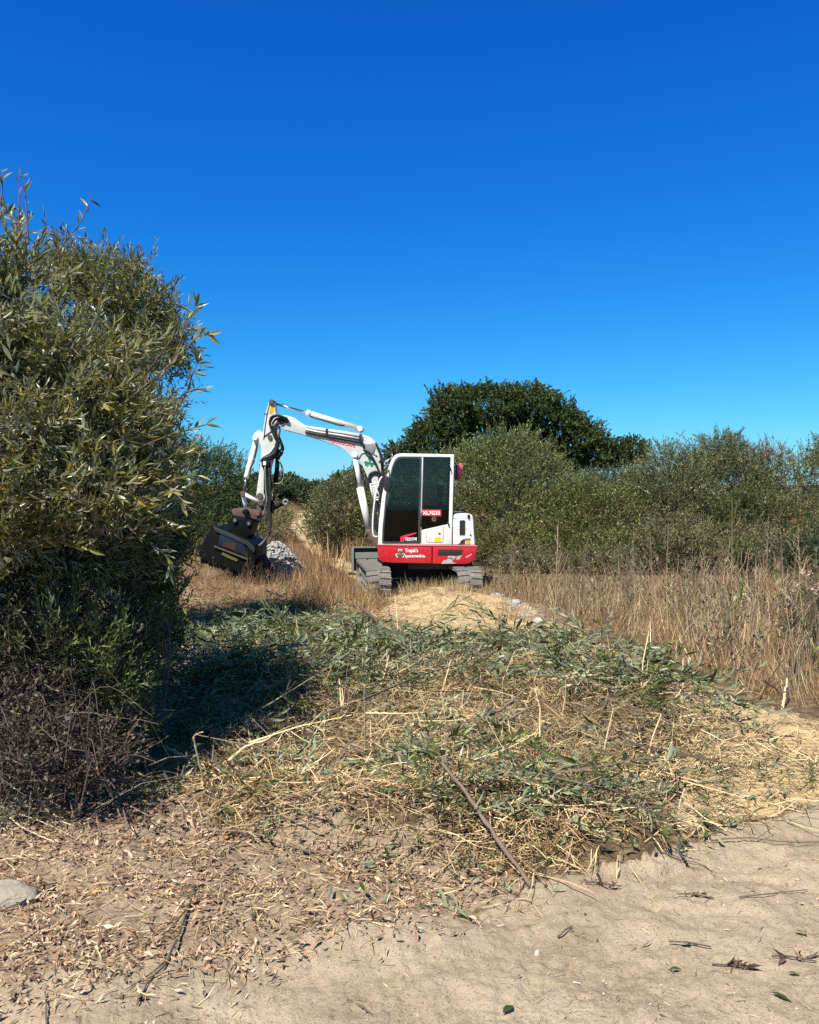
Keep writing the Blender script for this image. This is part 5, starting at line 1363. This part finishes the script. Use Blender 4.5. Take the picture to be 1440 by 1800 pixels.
x, y = pts_in([(680, 1050), (880, 1045), (880, 1110), (760, 1118), (690, 1100)], 9, 9.5, 13.4, 46, jit=14, fall=clumpy(.3, 107, -.2, .5), excl=machine); scatter('mound_grass', M['redgrass'], TUFT, x, y, (.06, .2), 46, .4, 'up', None, (-.01, 0), 'scattered grass tufts on the face of the mound')
P_PILE = [(260, 1180), (420, 1120), (760, 1150), (1000, 1160), (1260, 1260), (1230, 1400), (1150, 1470), (900, 1500), (640, 1470), (380, 1400), (280, 1280)]
BR = [stalk_tpl(320 + i, 6, .010) for i in range(5)]
x, y = pts_in(P_PILE, 9, 3.5, 9.5, 37, fall=clumpy(.5, 101, -.5, .4)); scatter('broken_branches', M['bark'], BR, x, y, (.30, .80), 37, .22, 'lie', None, (.02, .16), 'dark broken branches tangled through the cut brush')
x, y = pts_in(P_PILE, 7, 3.5, 9.5, 38, fall=clumpy(.5, 102, -.5, .4)); scatter('split_branches', M['stick_pale'], BR, x, y, (.20, .55), 38, .25, 'lie', None, (.02, .16), 'pale split branch pieces tangled through the cut brush')
x, y = pts_in(P_PILE, 62, 3.5, 9.5, 39, fall=clumpy(.35, 103, -.1, .5)); scatter('cut_foliage', M['cut'], SPR_WM, x, y, (.18, .42), 39, .28, 'lie_any', None, (0, .12), 'darker wilted sprigs scattered through the middle of the pile', M['twig'])
# tufts on the mound between the tracks
x, y = pts_in([(684, 1062), (690, 1028), (870, 1028), (872, 1052), (810, 1058), (770, 1050), (730, 1050)], 75, 11.4, 14.6, 23, jit=8); scatter('mound_grass', M['straw'], TUFT, x, y, (.10, .28), 23, .3, 'up', None, (-.01, 0), 'pale grass on the mound between the tracks')
x, y = pts_in([(690, 1075), (760, 1052), (872, 1058), (865, 1085), (760, 1078)], 26, 10.6, 13.2, 123, jit=14, fall=clumpy(.4, 97, -.3, .5)); scatter('mound_grass', M['redgrass'], TUFT, x, y, (.08, .22), 123, .4, 'up', None, (-.01, 0), 'ragged grass on the crest of the sandy mound')
x, y = pts_in([(690, 1048), (700, 1028), (800, 1026), (800, 1040)], 26, 12.4, 14.8, 24, jit=8); scatter('mound_weeds', M['green'], SPR_WM, x, y, (.14, .30), 24, .4, 'up', None, (-.01, 0), 'green weeds under the machine', M['twig'])
x, y = pts_in([(600, 1050), (690, 1048), (700, 1062), (620, 1100), (560, 1080)], 60, 10.2, 13.4, 25, jit=10, excl=machine); scatter('dry_grass', M['straw'], TUFT, x, y, (.12, .30), 25, .35, 'up', None, (-.01, 0), 'pale grass at the foot of the left track')
# bent grass tufts in the clearing
x, y = pts_in([(840, 1290), (960, 1290), (1020, 1360), (960, 1400), (860, 1390)], 55, 4.0, 5.2, 26, jit=12); scatter('bent_grass', M['redgrass'], TUFT_FLAT, x, y, (.10, .20), 26, .3, 'up', (.12, .2), (0, 0), 'rust-coloured grass clump in the middle of the straw')
x, y = pts_in(P_STRAW, 22, 3.4, 7.4, 27, jit=16, fall=clumpy(.5, 84, -.4, .4)); scatter('bent_grass', M['straw'], TUFT_FLAT, x, y, (.10, .26), 27, .4, 'up', (.10, .2), (0, 0), 'bent straw-coloured grass standing out of the thatch')
x, y = pts_in([(430, 1120), (1200, 1200), (1230, 1330), (1100, 1400), (480, 1400), (350, 1280)], 7, 4, 9, 28); scatter('cut_stubble', M['stick_pale'], STR, x, y, (.10, .34), 28, .35, 'up', (.005, .010), (-.02, 0), 'cut pale stubs sticking up through the debris')
x, y = pts_in([(250, 1120), (1230, 1180), (1300, 1330), (1180, 1480), (700, 1540), (380, 1440), (280, 1250)], 26, 3.4, 9, 29); scatter('twig_debris', M['twig_grey'], STR, x, y, (.15, .55), 29, .15, 'lie', (.004, .009), (0, .08), 'thin twigs strewn over the cut ground')
x, y = pts_in([(-400, 1300), (250, 1320), (330, 1440), (250, 1480), (-400, 1480)], 160, 3.4, 5.2, 30); scatter('twig_debris', M['twig_grey'], STR, x, y, (.12, .5), 30, .25, 'lie', (.003, .007), (0, .14), 'grey dead twigs below the brambles')
x, y = pts_in(P_SHADE, 70, 4.2, 12, 31, fall=clumpy(.6, 85, -.3, .4)); scatter('green_grass', M['green'], TUFT, x, y, (.08, .22), 31, .3, 'up', (.12, .22), (0, 0), 'green grass growing in the shade under the left willow')

# ------------------------------------------------------------------ single plants of the right-hand field
sx = [(900, 1075, 1.35), (935, 1080, 1.0), (975, 1095, 1.6), (1010, 1100, .9), (1090, 1118, 1.3), (1130, 1150, 1.0), (1176, 1130, 1.7), (1215, 1150, 1.25), (1244, 1160, 1.9), (1275, 1140, 1.5), (1292, 1130, 2.0), (1320, 1150, 1.3), (1345, 1135, 1.8),
      (1372, 1130, 1.9), (1395, 1140, 1.4), (1420, 1160, 1.7), (1060, 1095, 1.2), (1155, 1105, 1.45), (878, 1050, .9), (1230, 1190, .9), (1330, 1195, 1.0), (1190, 1170, .8)]
STL = ['weed stalk nearest the right track', 'short weed stalk beside the grey berm', 'tall weed stalk just right of the grey berm', 'short weed stalk at the left end of the field', 'weed stalk in front of the lower olive bush',
       'short weed stalk in the left half of the field', 'tall weed stalk below the broad grey-green bush', 'weed stalk left of the tallest pair', 'one of the tallest weed stalks, below the ragged-topped bush', 'weed stalk just left of the very tallest one',
       'very tallest weed stalk, in front of the fresh green shrub', 'weed stalk right of the very tallest one', 'tall weed stalk in the right part of the field', 'tall weed stalk left of the seed-head shrub', 'weed stalk behind the seed-head shrub', 'rightmost tall weed stalk at the picture edge',
       'weed stalk in the left part of the field, second row', 'weed stalk at the back of the field below the dead undergrowth', 'leftmost short weed stalk by the machine', 'short weed stalk near the front of the field', 'short weed stalk at the front, left of the bent branch', 'low weed stalk in the middle front of the field']
protoV = [NB() for _ in range(4)]
protos = []
for i in range(4):
    t = stalk_tpl(300 + i, 11, .0045)
    protoV[i].add(t[0][:, [0, 2, 1]] * [1, -1, 1], t[1], mT=0, rnd=.35 + .15 * i)
    o = protoV[i].build('dry_weed_stalk', [M['stalk']])
    protos.append(o)
r_ = np.random.default_rng(77)
for i, (px, py, h) in enumerate(sx):
    o = protos[i] if i < 4 else protos[i % 4].copy()
    if i >= 4: COL.objects.link(o)
    p = G(px, py); o.location = p - Vector((0, 0, .02)); h *= .78; o.scale = (h * .9, h * .9, h); o.rotation_euler = (0, 0, r_.uniform(0, 6.28))
    tag(o, STL[i], 'weed stalk', 'tall weed stalks in the right field')
# reddish dry shrub at the far right edge with pale seed heads
M['pinkseed'] = ramp_mat('pale_seed_head', [(0, (.38, .25, .19)), (1, (.66, .48, .38))], rough=.8)
rs = shrub('seed_head_shrub', 'half-dead shrub at the right edge with pale pinkish seed heads', 'shrub', [Lb(1395, 1090, 9.2, 38, 80, .3), Lb(1425, 1130, 8.9, 40, 80, .3), Lb(1440, 1050, 9.4, 30, 50, .3)], 700, SPR_DEAD, (.14, .28), M['shrub_d'], base=(*gp(1400, 1190), 0), seed=60, up=.6, stems=10, stem_r=.010, depth=.45, spread=.15, jit=.6)
for (px, py) in [(1412, 1005), (1424, 1008), (1400, 1028), (1392, 1040), (1425, 1036), (1433, 1040), (1388, 1052), (1386, 1072), (1404, 1078), (1412, 1090), (1438, 1030), (1390, 1060)]:
    nb = NB(); c = at(px, py, 9.1)
    n_ = 26; D = r_.normal(size=(n_, 3)); D /= np.linalg.norm(D, axis=1, keepdims=True)
    inst(nb, LEAF2[0], np.array([tuple(c)] * n_), basis(D, r_.uniform(0, 6, n_)), np.full(n_, .045), r_.uniform(size=n_))
    nb.build('seed_head', [M['pinkseed']], rs, origin=rs.location)

# ------------------------------------------------------------------ sticks, branches, stones (each a thing)
def stick(name, label, cat, pts, rad, mat, forks=(), taper=.5, sides=8, group=None, straight=False):
    """pts: (px, py, height above the ground)"""
    nb = NB()
    P = [G(px, py, h) for px, py, h in pts]
    if straight: P = [P[0], P[0].lerp(P[-1], .35) + Vector((.004, 0, .006)), P[0].lerp(P[-1], .7) + Vector((-.003, 0, .002)), P[-1]]
    S = smooth_path(P, 18)
    rr = np.random.default_rng(int(pts[0][0] * 7 + pts[0][1]))
    S = [p + Vector(rr.normal(0, rad * .22, 3)) for p in S]
    tube(nb, S, np.linspace(rad, rad * taper, len(S)) * (1 + rr.normal(0, .07, len(S))), sides)
    for f in forks:
        q = smooth_path([G(px, py, h) for px, py, h in f], 10)
        tube(nb, q, np.linspace(rad * .6, rad * .2, len(q)), 6)
    o = nb.build(name, [mat], None, origin=tuple(P[0]), smooth=True)
    return tag(o, label, cat, group)
stick('stick', 'long weathered stick slanting across the near debris edge onto the dirt', 'stick', [(776, 1362, .17), (828, 1440, .10), (880, 1500, .05), (934, 1556, .02)], .0085, M['stick'], taper=1.15, straight=True)
stick('forked_twig', 'dark forked dead twig on the dirt at lower left', 'twig', [(342, 1560, .02), (322, 1620, .02), (292, 1690, .012), (265, 1720, .01), (241, 1765, .01)], .006, M['stick_dark'],
      [[(326, 1600, .02), (290, 1640, .015), (240, 1665, .01), (176, 1694, .008)], [(290, 1690, .012), (262, 1710, .01), (218, 1740, .01)], [(262, 1650, .015), (254, 1665, .01), (248, 1680, .01)], [(326, 1592, .02), (345, 1578, .02), (360, 1570, .015)]])
stick('curved_branch', 'pale curved bare branch lying in the clearing near the shade', 'branch', [(394, 1342, .05), (412, 1322, .09), (440, 1304, .11), (470, 1294, .13), (484, 1276, .15)], .011, M['stick_pale'])
stick('split_branch', 'pale torn branch end pointing out of the shadow at left', 'branch', [(290, 1300, .08), (332, 1322, .08), (360, 1350, .05), (388, 1368, .03)], .012, M['stick_pale'], [[(345, 1335, .07), (370, 1345, .05), (392, 1358, .04)]])
stick('split_branch', 'upper of two red-barked broken branches in the middle of the pile', 'branch', [(838, 1264, .06), (880, 1225, .16), (927, 1188, .26)], .012, M['stick'], [[(870, 1235, .12), (900, 1215, .18), (922, 1204, .2)]])
stick('split_branch', 'lower of two red-barked broken branches in the middle of the pile', 'branch', [(866, 1280, .04), (905, 1240, .13), (958, 1195, .22)], .010, M['stick'], [[(890, 1255, .08), (915, 1235, .12), (935, 1220, .12)]])
stick('broken_stick', 'short pale horizontal stick with a dark upright stub beside it', 'stick', [(642, 1257, .10), (700, 1256, .11), (746, 1252, .12)], .008, M['stick_pale'])
stick('stub', 'dark upright twig stub at the end of the pale horizontal stick', 'stub', [(752, 1282, .0), (750, 1262, .06), (748, 1250, .12)], .008, M['stick_dark'], [[(752, 1268, .05), (775, 1262, .1), (790, 1240, .13)]])
stick('cut_stem', 'pale split stem standing upright in the middle of the debris', 'stem', [(599, 1262, .0), (600, 1225, .14), (597, 1188, .26)], .007, M['stick_pale'])
stick('cut_stem', 'second pale stem leaning on the upright split stem', 'stem', [(598, 1260, .0), (603, 1225, .13), (602, 1192, .24)], .006, M['stick_pale'])
stick('cut_stem', 'thin pale stem standing right of the split pair', 'stem', [(642, 1330, .0), (642, 1270, .22), (640, 1190, .45)], .005, M['stick_pale'])
stick('cut_stem', 'thin pale stem with a bent top in the left shade', 'stem', [(362, 1385, .0), (343, 1290, .28), (341, 1275, .32), (357, 1250, .38)], .006, M['stick_pale'])
stick('twig', 'long thin horizontal twig along the near edge of the debris', 'twig', [(364, 1454, .03), (450, 1462, .05), (540, 1456, .06), (612, 1438, .06)], .0055, M['stick'])
stick('twig', 'long thin pale branch arching across the middle straw', 'twig', [(640, 1371, .05), (680, 1356, .10), (740, 1350, .10), (800, 1352, .06)], .005, M['stick_pale'])
stick('dark_pole', 'dark reddish stick leaning against the mound left of the sandy track', 'stick', [(634, 1068, .12), (660, 1095, .10), (695, 1132, .04)], .02, M['stick_dark'])
stick('dark_branch', 'small dark branch on the sandy face of the mound', 'branch', [(690, 1098, .04), (706, 1104, .05), (722, 1112, .03)], .014, M['stick_dark'], [[(706, 1104, .05), (716, 1098, .1), (730, 1092, .12)]])
stick('white_stake', 'thin whitish stem standing in front of the left track', 'stem', [(700, 1130, 0), (698, 1085, .25), (695, 1050, .42)], .007, M['stick_pale'])
stick('pale_stub', 'pale stub standing at the right edge of the clearing', 'stub', [(1376, 1248, 0), (1380, 1222, .1), (1384, 1196, .2)], .012, M['stick_pale'])
stick('bent_branch', 'bent dark-and-pale branch at the foot of the right field', 'branch', [(1340, 1195, .62), (1362, 1215, .5), (1372, 1222, .46), (1396, 1222, .46)], .007, M['stick_dark'])
stick('leaning_stem', 'tan stem leaning right at the foot of the right field', 'stem', [(1335, 1232, .0), (1355, 1200, .22), (1378, 1160, .45)], .007, M['stalk'])
stick('grey_branch', 'long grey dead branch lying under the brambles at left', 'branch', [(20, 1425, .05), (60, 1390, .14), (115, 1362, .20), (168, 1350, .24)], .011, M['twig_grey'], [[(60, 1390, .14), (85, 1400, .1), (130, 1380, .1)], [(115, 1362, .2), (150, 1330, .3), (205, 1300, .38)], [(115, 1362, .2), (160, 1340, .25), (195, 1325, .3)]])
stick('grey_branch', 'shorter grey dead branch below the long one at left', 'branch', [(30, 1430, .03), (75, 1405, .08), (118, 1385, .12)], .009, M['twig_grey'])
stick('long_reed', 'long pale dry stem slanting down in front of the brambles at left', 'stem', [(0, 1246, .42), (45, 1280, .36), (94, 1312, .30)], .006, M['stick_pale'])
stick('fallen_reed', 'pair of thin tan stems lying on the leaves at the left edge', 'stem', [(10, 1430, .05), (40, 1455, .04), (95, 1480, .02)], .005, M['stick_pale'], [[(20, 1424, .06), (70, 1440, .05), (125, 1470, .02)]])
stick('upright_stem', 'reddish bare stem rising in the left shade beside the brambles', 'stem', [(225, 1260, .0), (232, 1120, .55), (240, 1050, .85), (252, 990, 1.1)], .009, M['stick'], [[(238, 1065, .8), (222, 1040, .9), (215, 1010, 1.0)]])
stick('leaning_stem', 'thin red-brown stem leaning in the shade left of the pile', 'stem', [(238, 1325, .0), (224, 1265, .25), (208, 1215, .45)], .006, M['stick'])
stick('thin_twig', 'thin curved twig on the dirt just right of the debris', 'twig', [(1160, 1495, .01), (1190, 1505, .015), (1230, 1515, .012), (1252, 1534, .006)], .003, M['stick_dark'])
stick('thin_twig', 'dark twig with a side spur on the dirt at the right edge', 'twig', [(1250, 1478, .01), (1310, 1472, .02), (1380, 1480, .02), (1440, 1482, .015)], .004, M['stick_dark'], [[(1330, 1474, .02), (1350, 1462, .04), (1362, 1450, .05)]])
stick('thin_twig', 'thin straight twig on the dirt at right, above the dried leaves', 'twig', [(1300, 1578, .01), (1360, 1572, .012), (1420, 1560, .01)], .003, M['stick_dark'])
stick('thin_twig', 'short twig piece on the dirt near the bottom centre', 'twig', [(980, 1648, .01), (992, 1636, .02), (1006, 1626, .01)], .004, M['stick_dark'])
stick('thin_twig', 'half-buried stick at the bottom of the picture right of the forked twig', 'twig', [(612, 1758, .002), (635, 1772, .006), (655, 1784, .002)], .005, M['stick_dark'])
stick('thin_twig', 'thin upright-looking stem on the litter at the bottom left', 'twig', [(82, 1800, .01), (81, 1770, .015), (80, 1742, .01)], .0035, M['stick_dark'])
stick('thin_twig', 'twig resting beside the pale stone at the left edge', 'twig', [(0, 1602, .01), (40, 1585, .02), (70, 1562, .03), (100, 1552, .01)], .004, M['stick_dark'])
# plume-like seed head on its stem at left
pl = stick('seed_plume', 'pale feathery seed head on a thin stem in front of the brambles', 'seed head', [(56, 1252, .40), (85, 1245, .42), (112, 1240, .44)], .003, M['stick_pale'])
nb = NB(); a0, b0 = G(112, 1240, .44), G(146, 1236, .45)
tube(nb, smooth_path([a0, a0.lerp(b0, .5), b0], 10), [.004, .008, .011, .012, .012, .011, .009, .007, .004, .002][:len(smooth_path([a0, a0.lerp(b0, .5), b0], 10))] if len(smooth_path([a0, a0.lerp(b0, .5), b0], 10)) <= 10 else .009, 8)
nb.build('plume', [M['straw']], pl, origin=pl.location, smooth=True)

def leaf_thing(label, px, py, L, ang, mat, w=.16, bend=.2, rnd=.5, h=.012):
    nb = NB(); lv, lt = leaf_tpl('near', w, bend, .05)
    lv = lv * L
    c, s_ = math.cos(R(ang)), math.sin(R(ang))
    W = np.stack([lv[:, 0] * c - lv[:, 1] * s_, lv[:, 0] * s_ + lv[:, 1] * c, lv[:, 2] + h + .3 * bend * L], 1)
    nb.add(W, lt, rnd=rnd)
    o = nb.build('fallen_leaf', [mat]); o.location = G(px, py)
    return tag(o, label, 'leaf')
leaf_thing('grey-green leaf lying alone at the bottom centre of the dirt', 884, 1789, .062, -38, M['cut'], .2, .1, .3)
leaf_thing('dark green leaf on the dirt right of centre', 1178, 1709, .042, -80, M['cut'], .24, .1, .45)
leaf_thing('long dark green leaf at the bottom right corner', 1355, 1752, .065, -128, M['cut'], .15, .15, .15)
leaf_thing('silvery leaf on the dirt near the dried brown cluster', 1384, 1716, .045, -100, M['cut'], .2, .2, .8)
leaf_thing('pale silvery leaf at the right edge of the dirt', 1420, 1650, .055, 30, M['cut'], .16, .2, .9)
leaf_thing('orange-brown curled leaf on the litter edge at lower left', 410, 1668, .06, -75, M['litter'], .25, .5, .93)
leaf_thing('pale curved leaf right of the orange-brown curled one', 488, 1684, .05, 15, M['litter'], .2, .5, .9)
leaf_thing('bright yellow leaf on the litter below the thin horizontal twig', 396, 1482, .06, 5, M['litter'], .3, .2, 1.0)
leaf_thing('small yellow leaf on the litter near the forked twig', 302, 1572, .04, 60, M['litter'], .3, .2, 1.0)
leaf_thing('small yellow leaf left of the forked twig', 176, 1570, .04, 100, M['litter'], .3, .2, 1.0)
leaf_thing('large pale blue-green leaf on the straw in the middle', 697, 1336, .07, -80, M['cut'], .22, .1, .95, .05)
leaf_thing('upright pale leaf on the straw above the large blue-green one', 745, 1300, .09, -30, M['cut'], .16, .15, .9, .05)
def dead_cluster(label, px, py, seed, n=9, s=.05):
    r = np.random.default_rng(seed); nb = NB()
    D = np.stack([r.normal(0, 1, n), r.normal(0, .6, n), r.uniform(.0, .5, n)], 1)
    P = np.stack([r.normal(0, .03, n), r.normal(0, .012, n), r.uniform(.002, .012, n)], 1)
    inst(nb, LEAF1[1], P, basis(D, r.uniform(0, 6, n)), r.uniform(s * .6, s * 1.2, n), r.uniform(size=n))
    tube(nb, [(-.09, .01, .01), (-.03, 0, .014), (.05, -.02, .008)], .0025, 5, rnd=.1)
    o = nb.build('dried_sprig', [M['brown_leaf']]); o.location = G(px, py)
    return tag(o, label, 'dried sprig')
dead_cluster('dark red dried sprig on the dirt at lower right', 1300, 1700, 1, 12)
dead_cluster('dried brown leaves beside the pale leaf at the right edge', 1405, 1688, 2, 7)
dead_cluster('curled brown leaf cluster on the dirt above the dark red sprig', 1222, 1664, 3, 4, .04)
dead_cluster('curled dark leaf cluster at the litter edge in the bottom centre', 672, 1622, 4, 6)
dead_cluster('brown leaf cluster on the dirt just right of the stick end', 1068, 1562, 5, 6)
dead_cluster('brown leaf crumbs on the dirt further right of the stick end', 1230, 1578, 6, 7, .035)

def stone(name, label, px, py, sx_, sy_, sz_, seed, mat, cat='stone', sub=3, parent=None, loc=None):
    bm = bmesh.new(); bmesh.ops.create_icosphere(bm, subdivisions=sub, radius=1)
    co = np.array([v.co for v in bm.verts])
    f = 1 + .22 * noise(co, .9, seed, 2) + .09 * noise(co, .25, seed + 1, 3)
    for v, k in zip(bm.verts, f):
        c = v.co * k; v.co = (c.x * sx_, c.y * sy_, max(c.z, -.35) * sz_)
    o = bm_obj(name, bm, mat, parent, origin=(0, 0, 0))
    o.location = loc if loc is not None else G(px, py)
    return tag(o, label, cat)
stone('stone', 'pale rounded stone half buried in litter at the left edge', 16, 1582, .105, .085, .06, 3, M['stone'])
# grey rocks along the berm right of the machine
for px, py, s_, lb in ((872, 1050, .13, 'pale grey stone at the top of the berm beside the right track'), (905, 1066, .10, 'grey stone on the berm just below the top one'), (948, 1092, .09, 'pinkish stone low on the berm'), (925, 1078, .08, 'small grey stone midway down the berm')):
    stone('stone', lb, px, py, s_, s_ * .8, s_ * .6, int(px), M['rock'])
# heap of broken grey rock behind the mulcher head
nb = NB(); r = np.random.default_rng(9)
bm = bmesh.new(); bmesh.ops.create_icosphere(bm, subdivisions=1, radius=1)
ico = np.array([v.co for v in bm.verts]); icf = np.array([[v.index for v in f.verts] for f in bm.faces]); bm.free()
for i in range(2400):
    u, v = r.uniform(-1, 1), r.uniform(-1, 1)
    if u * u + v * v > 1: continue
    hgt = .66 * (1 - (u * u + v * v) ** .8)
    c = at(487, 1015, 16.5); x_, y_ = c.x + u * .62, 16.5 + v * .8
    zz = gz(x_, y_) + hgt * r.uniform(.93, 1.03)
    k = ico * (1 + r.normal(0, .18, (len(ico), 1))) * r.uniform(.012, .032) * np.array([r.uniform(.8, 1.4), r.uniform(.8, 1.3), r.uniform(.6, 1)])
    nb.add(k + np.array([x_, y_, zz]), icf, rnd=r.uniform())
nb.build('rock_heap', [M['rock']])
tag(bpy.data.objects['rock_heap'], 'heap of small broken grey rock behind the mulcher head', kind='stuff')
# pebbles and grit on the dirt
def ico_tpl(seed):
    r = np.random.default_rng(seed); k = ico[:, :] * (1 + r.normal(0, .2, (len(ico), 1))) * np.array([1, 1, .6])
    return k, icf, np.zeros(len(icf), int), np.zeros(len(icf), int)
PEB = [ico_tpl(i) for i in range(4)]
M['pebble'] = ramp_mat('pebble', [(0, (.16, .12, .09)), (.5, (.34, .27, .21)), (1, (.60, .54, .46))], rough=.9)
x, y = pts_in(P_ROAD, 420, 2.1, 5.5, 50, jit=40, fall=clumpy(.35, 90, -.4, .6)); scatter('grit', M['pebble'], PEB, x, y, (.0012, .0045), 50, .3, 'lie_any', None, (0, .002), 'grit on the bare dirt')
x, y = pts_in(P_ROAD, 14, 2.1, 5.5, 51, jit=40, fall=clumpy(.35, 91, -.2, .6)); scatter('pebbles', M['pebble'], PEB, x, y, (.005, .013), 51, .3, 'lie_any', None, (0, .002), 'small pebbles and clods on the bare dirt')
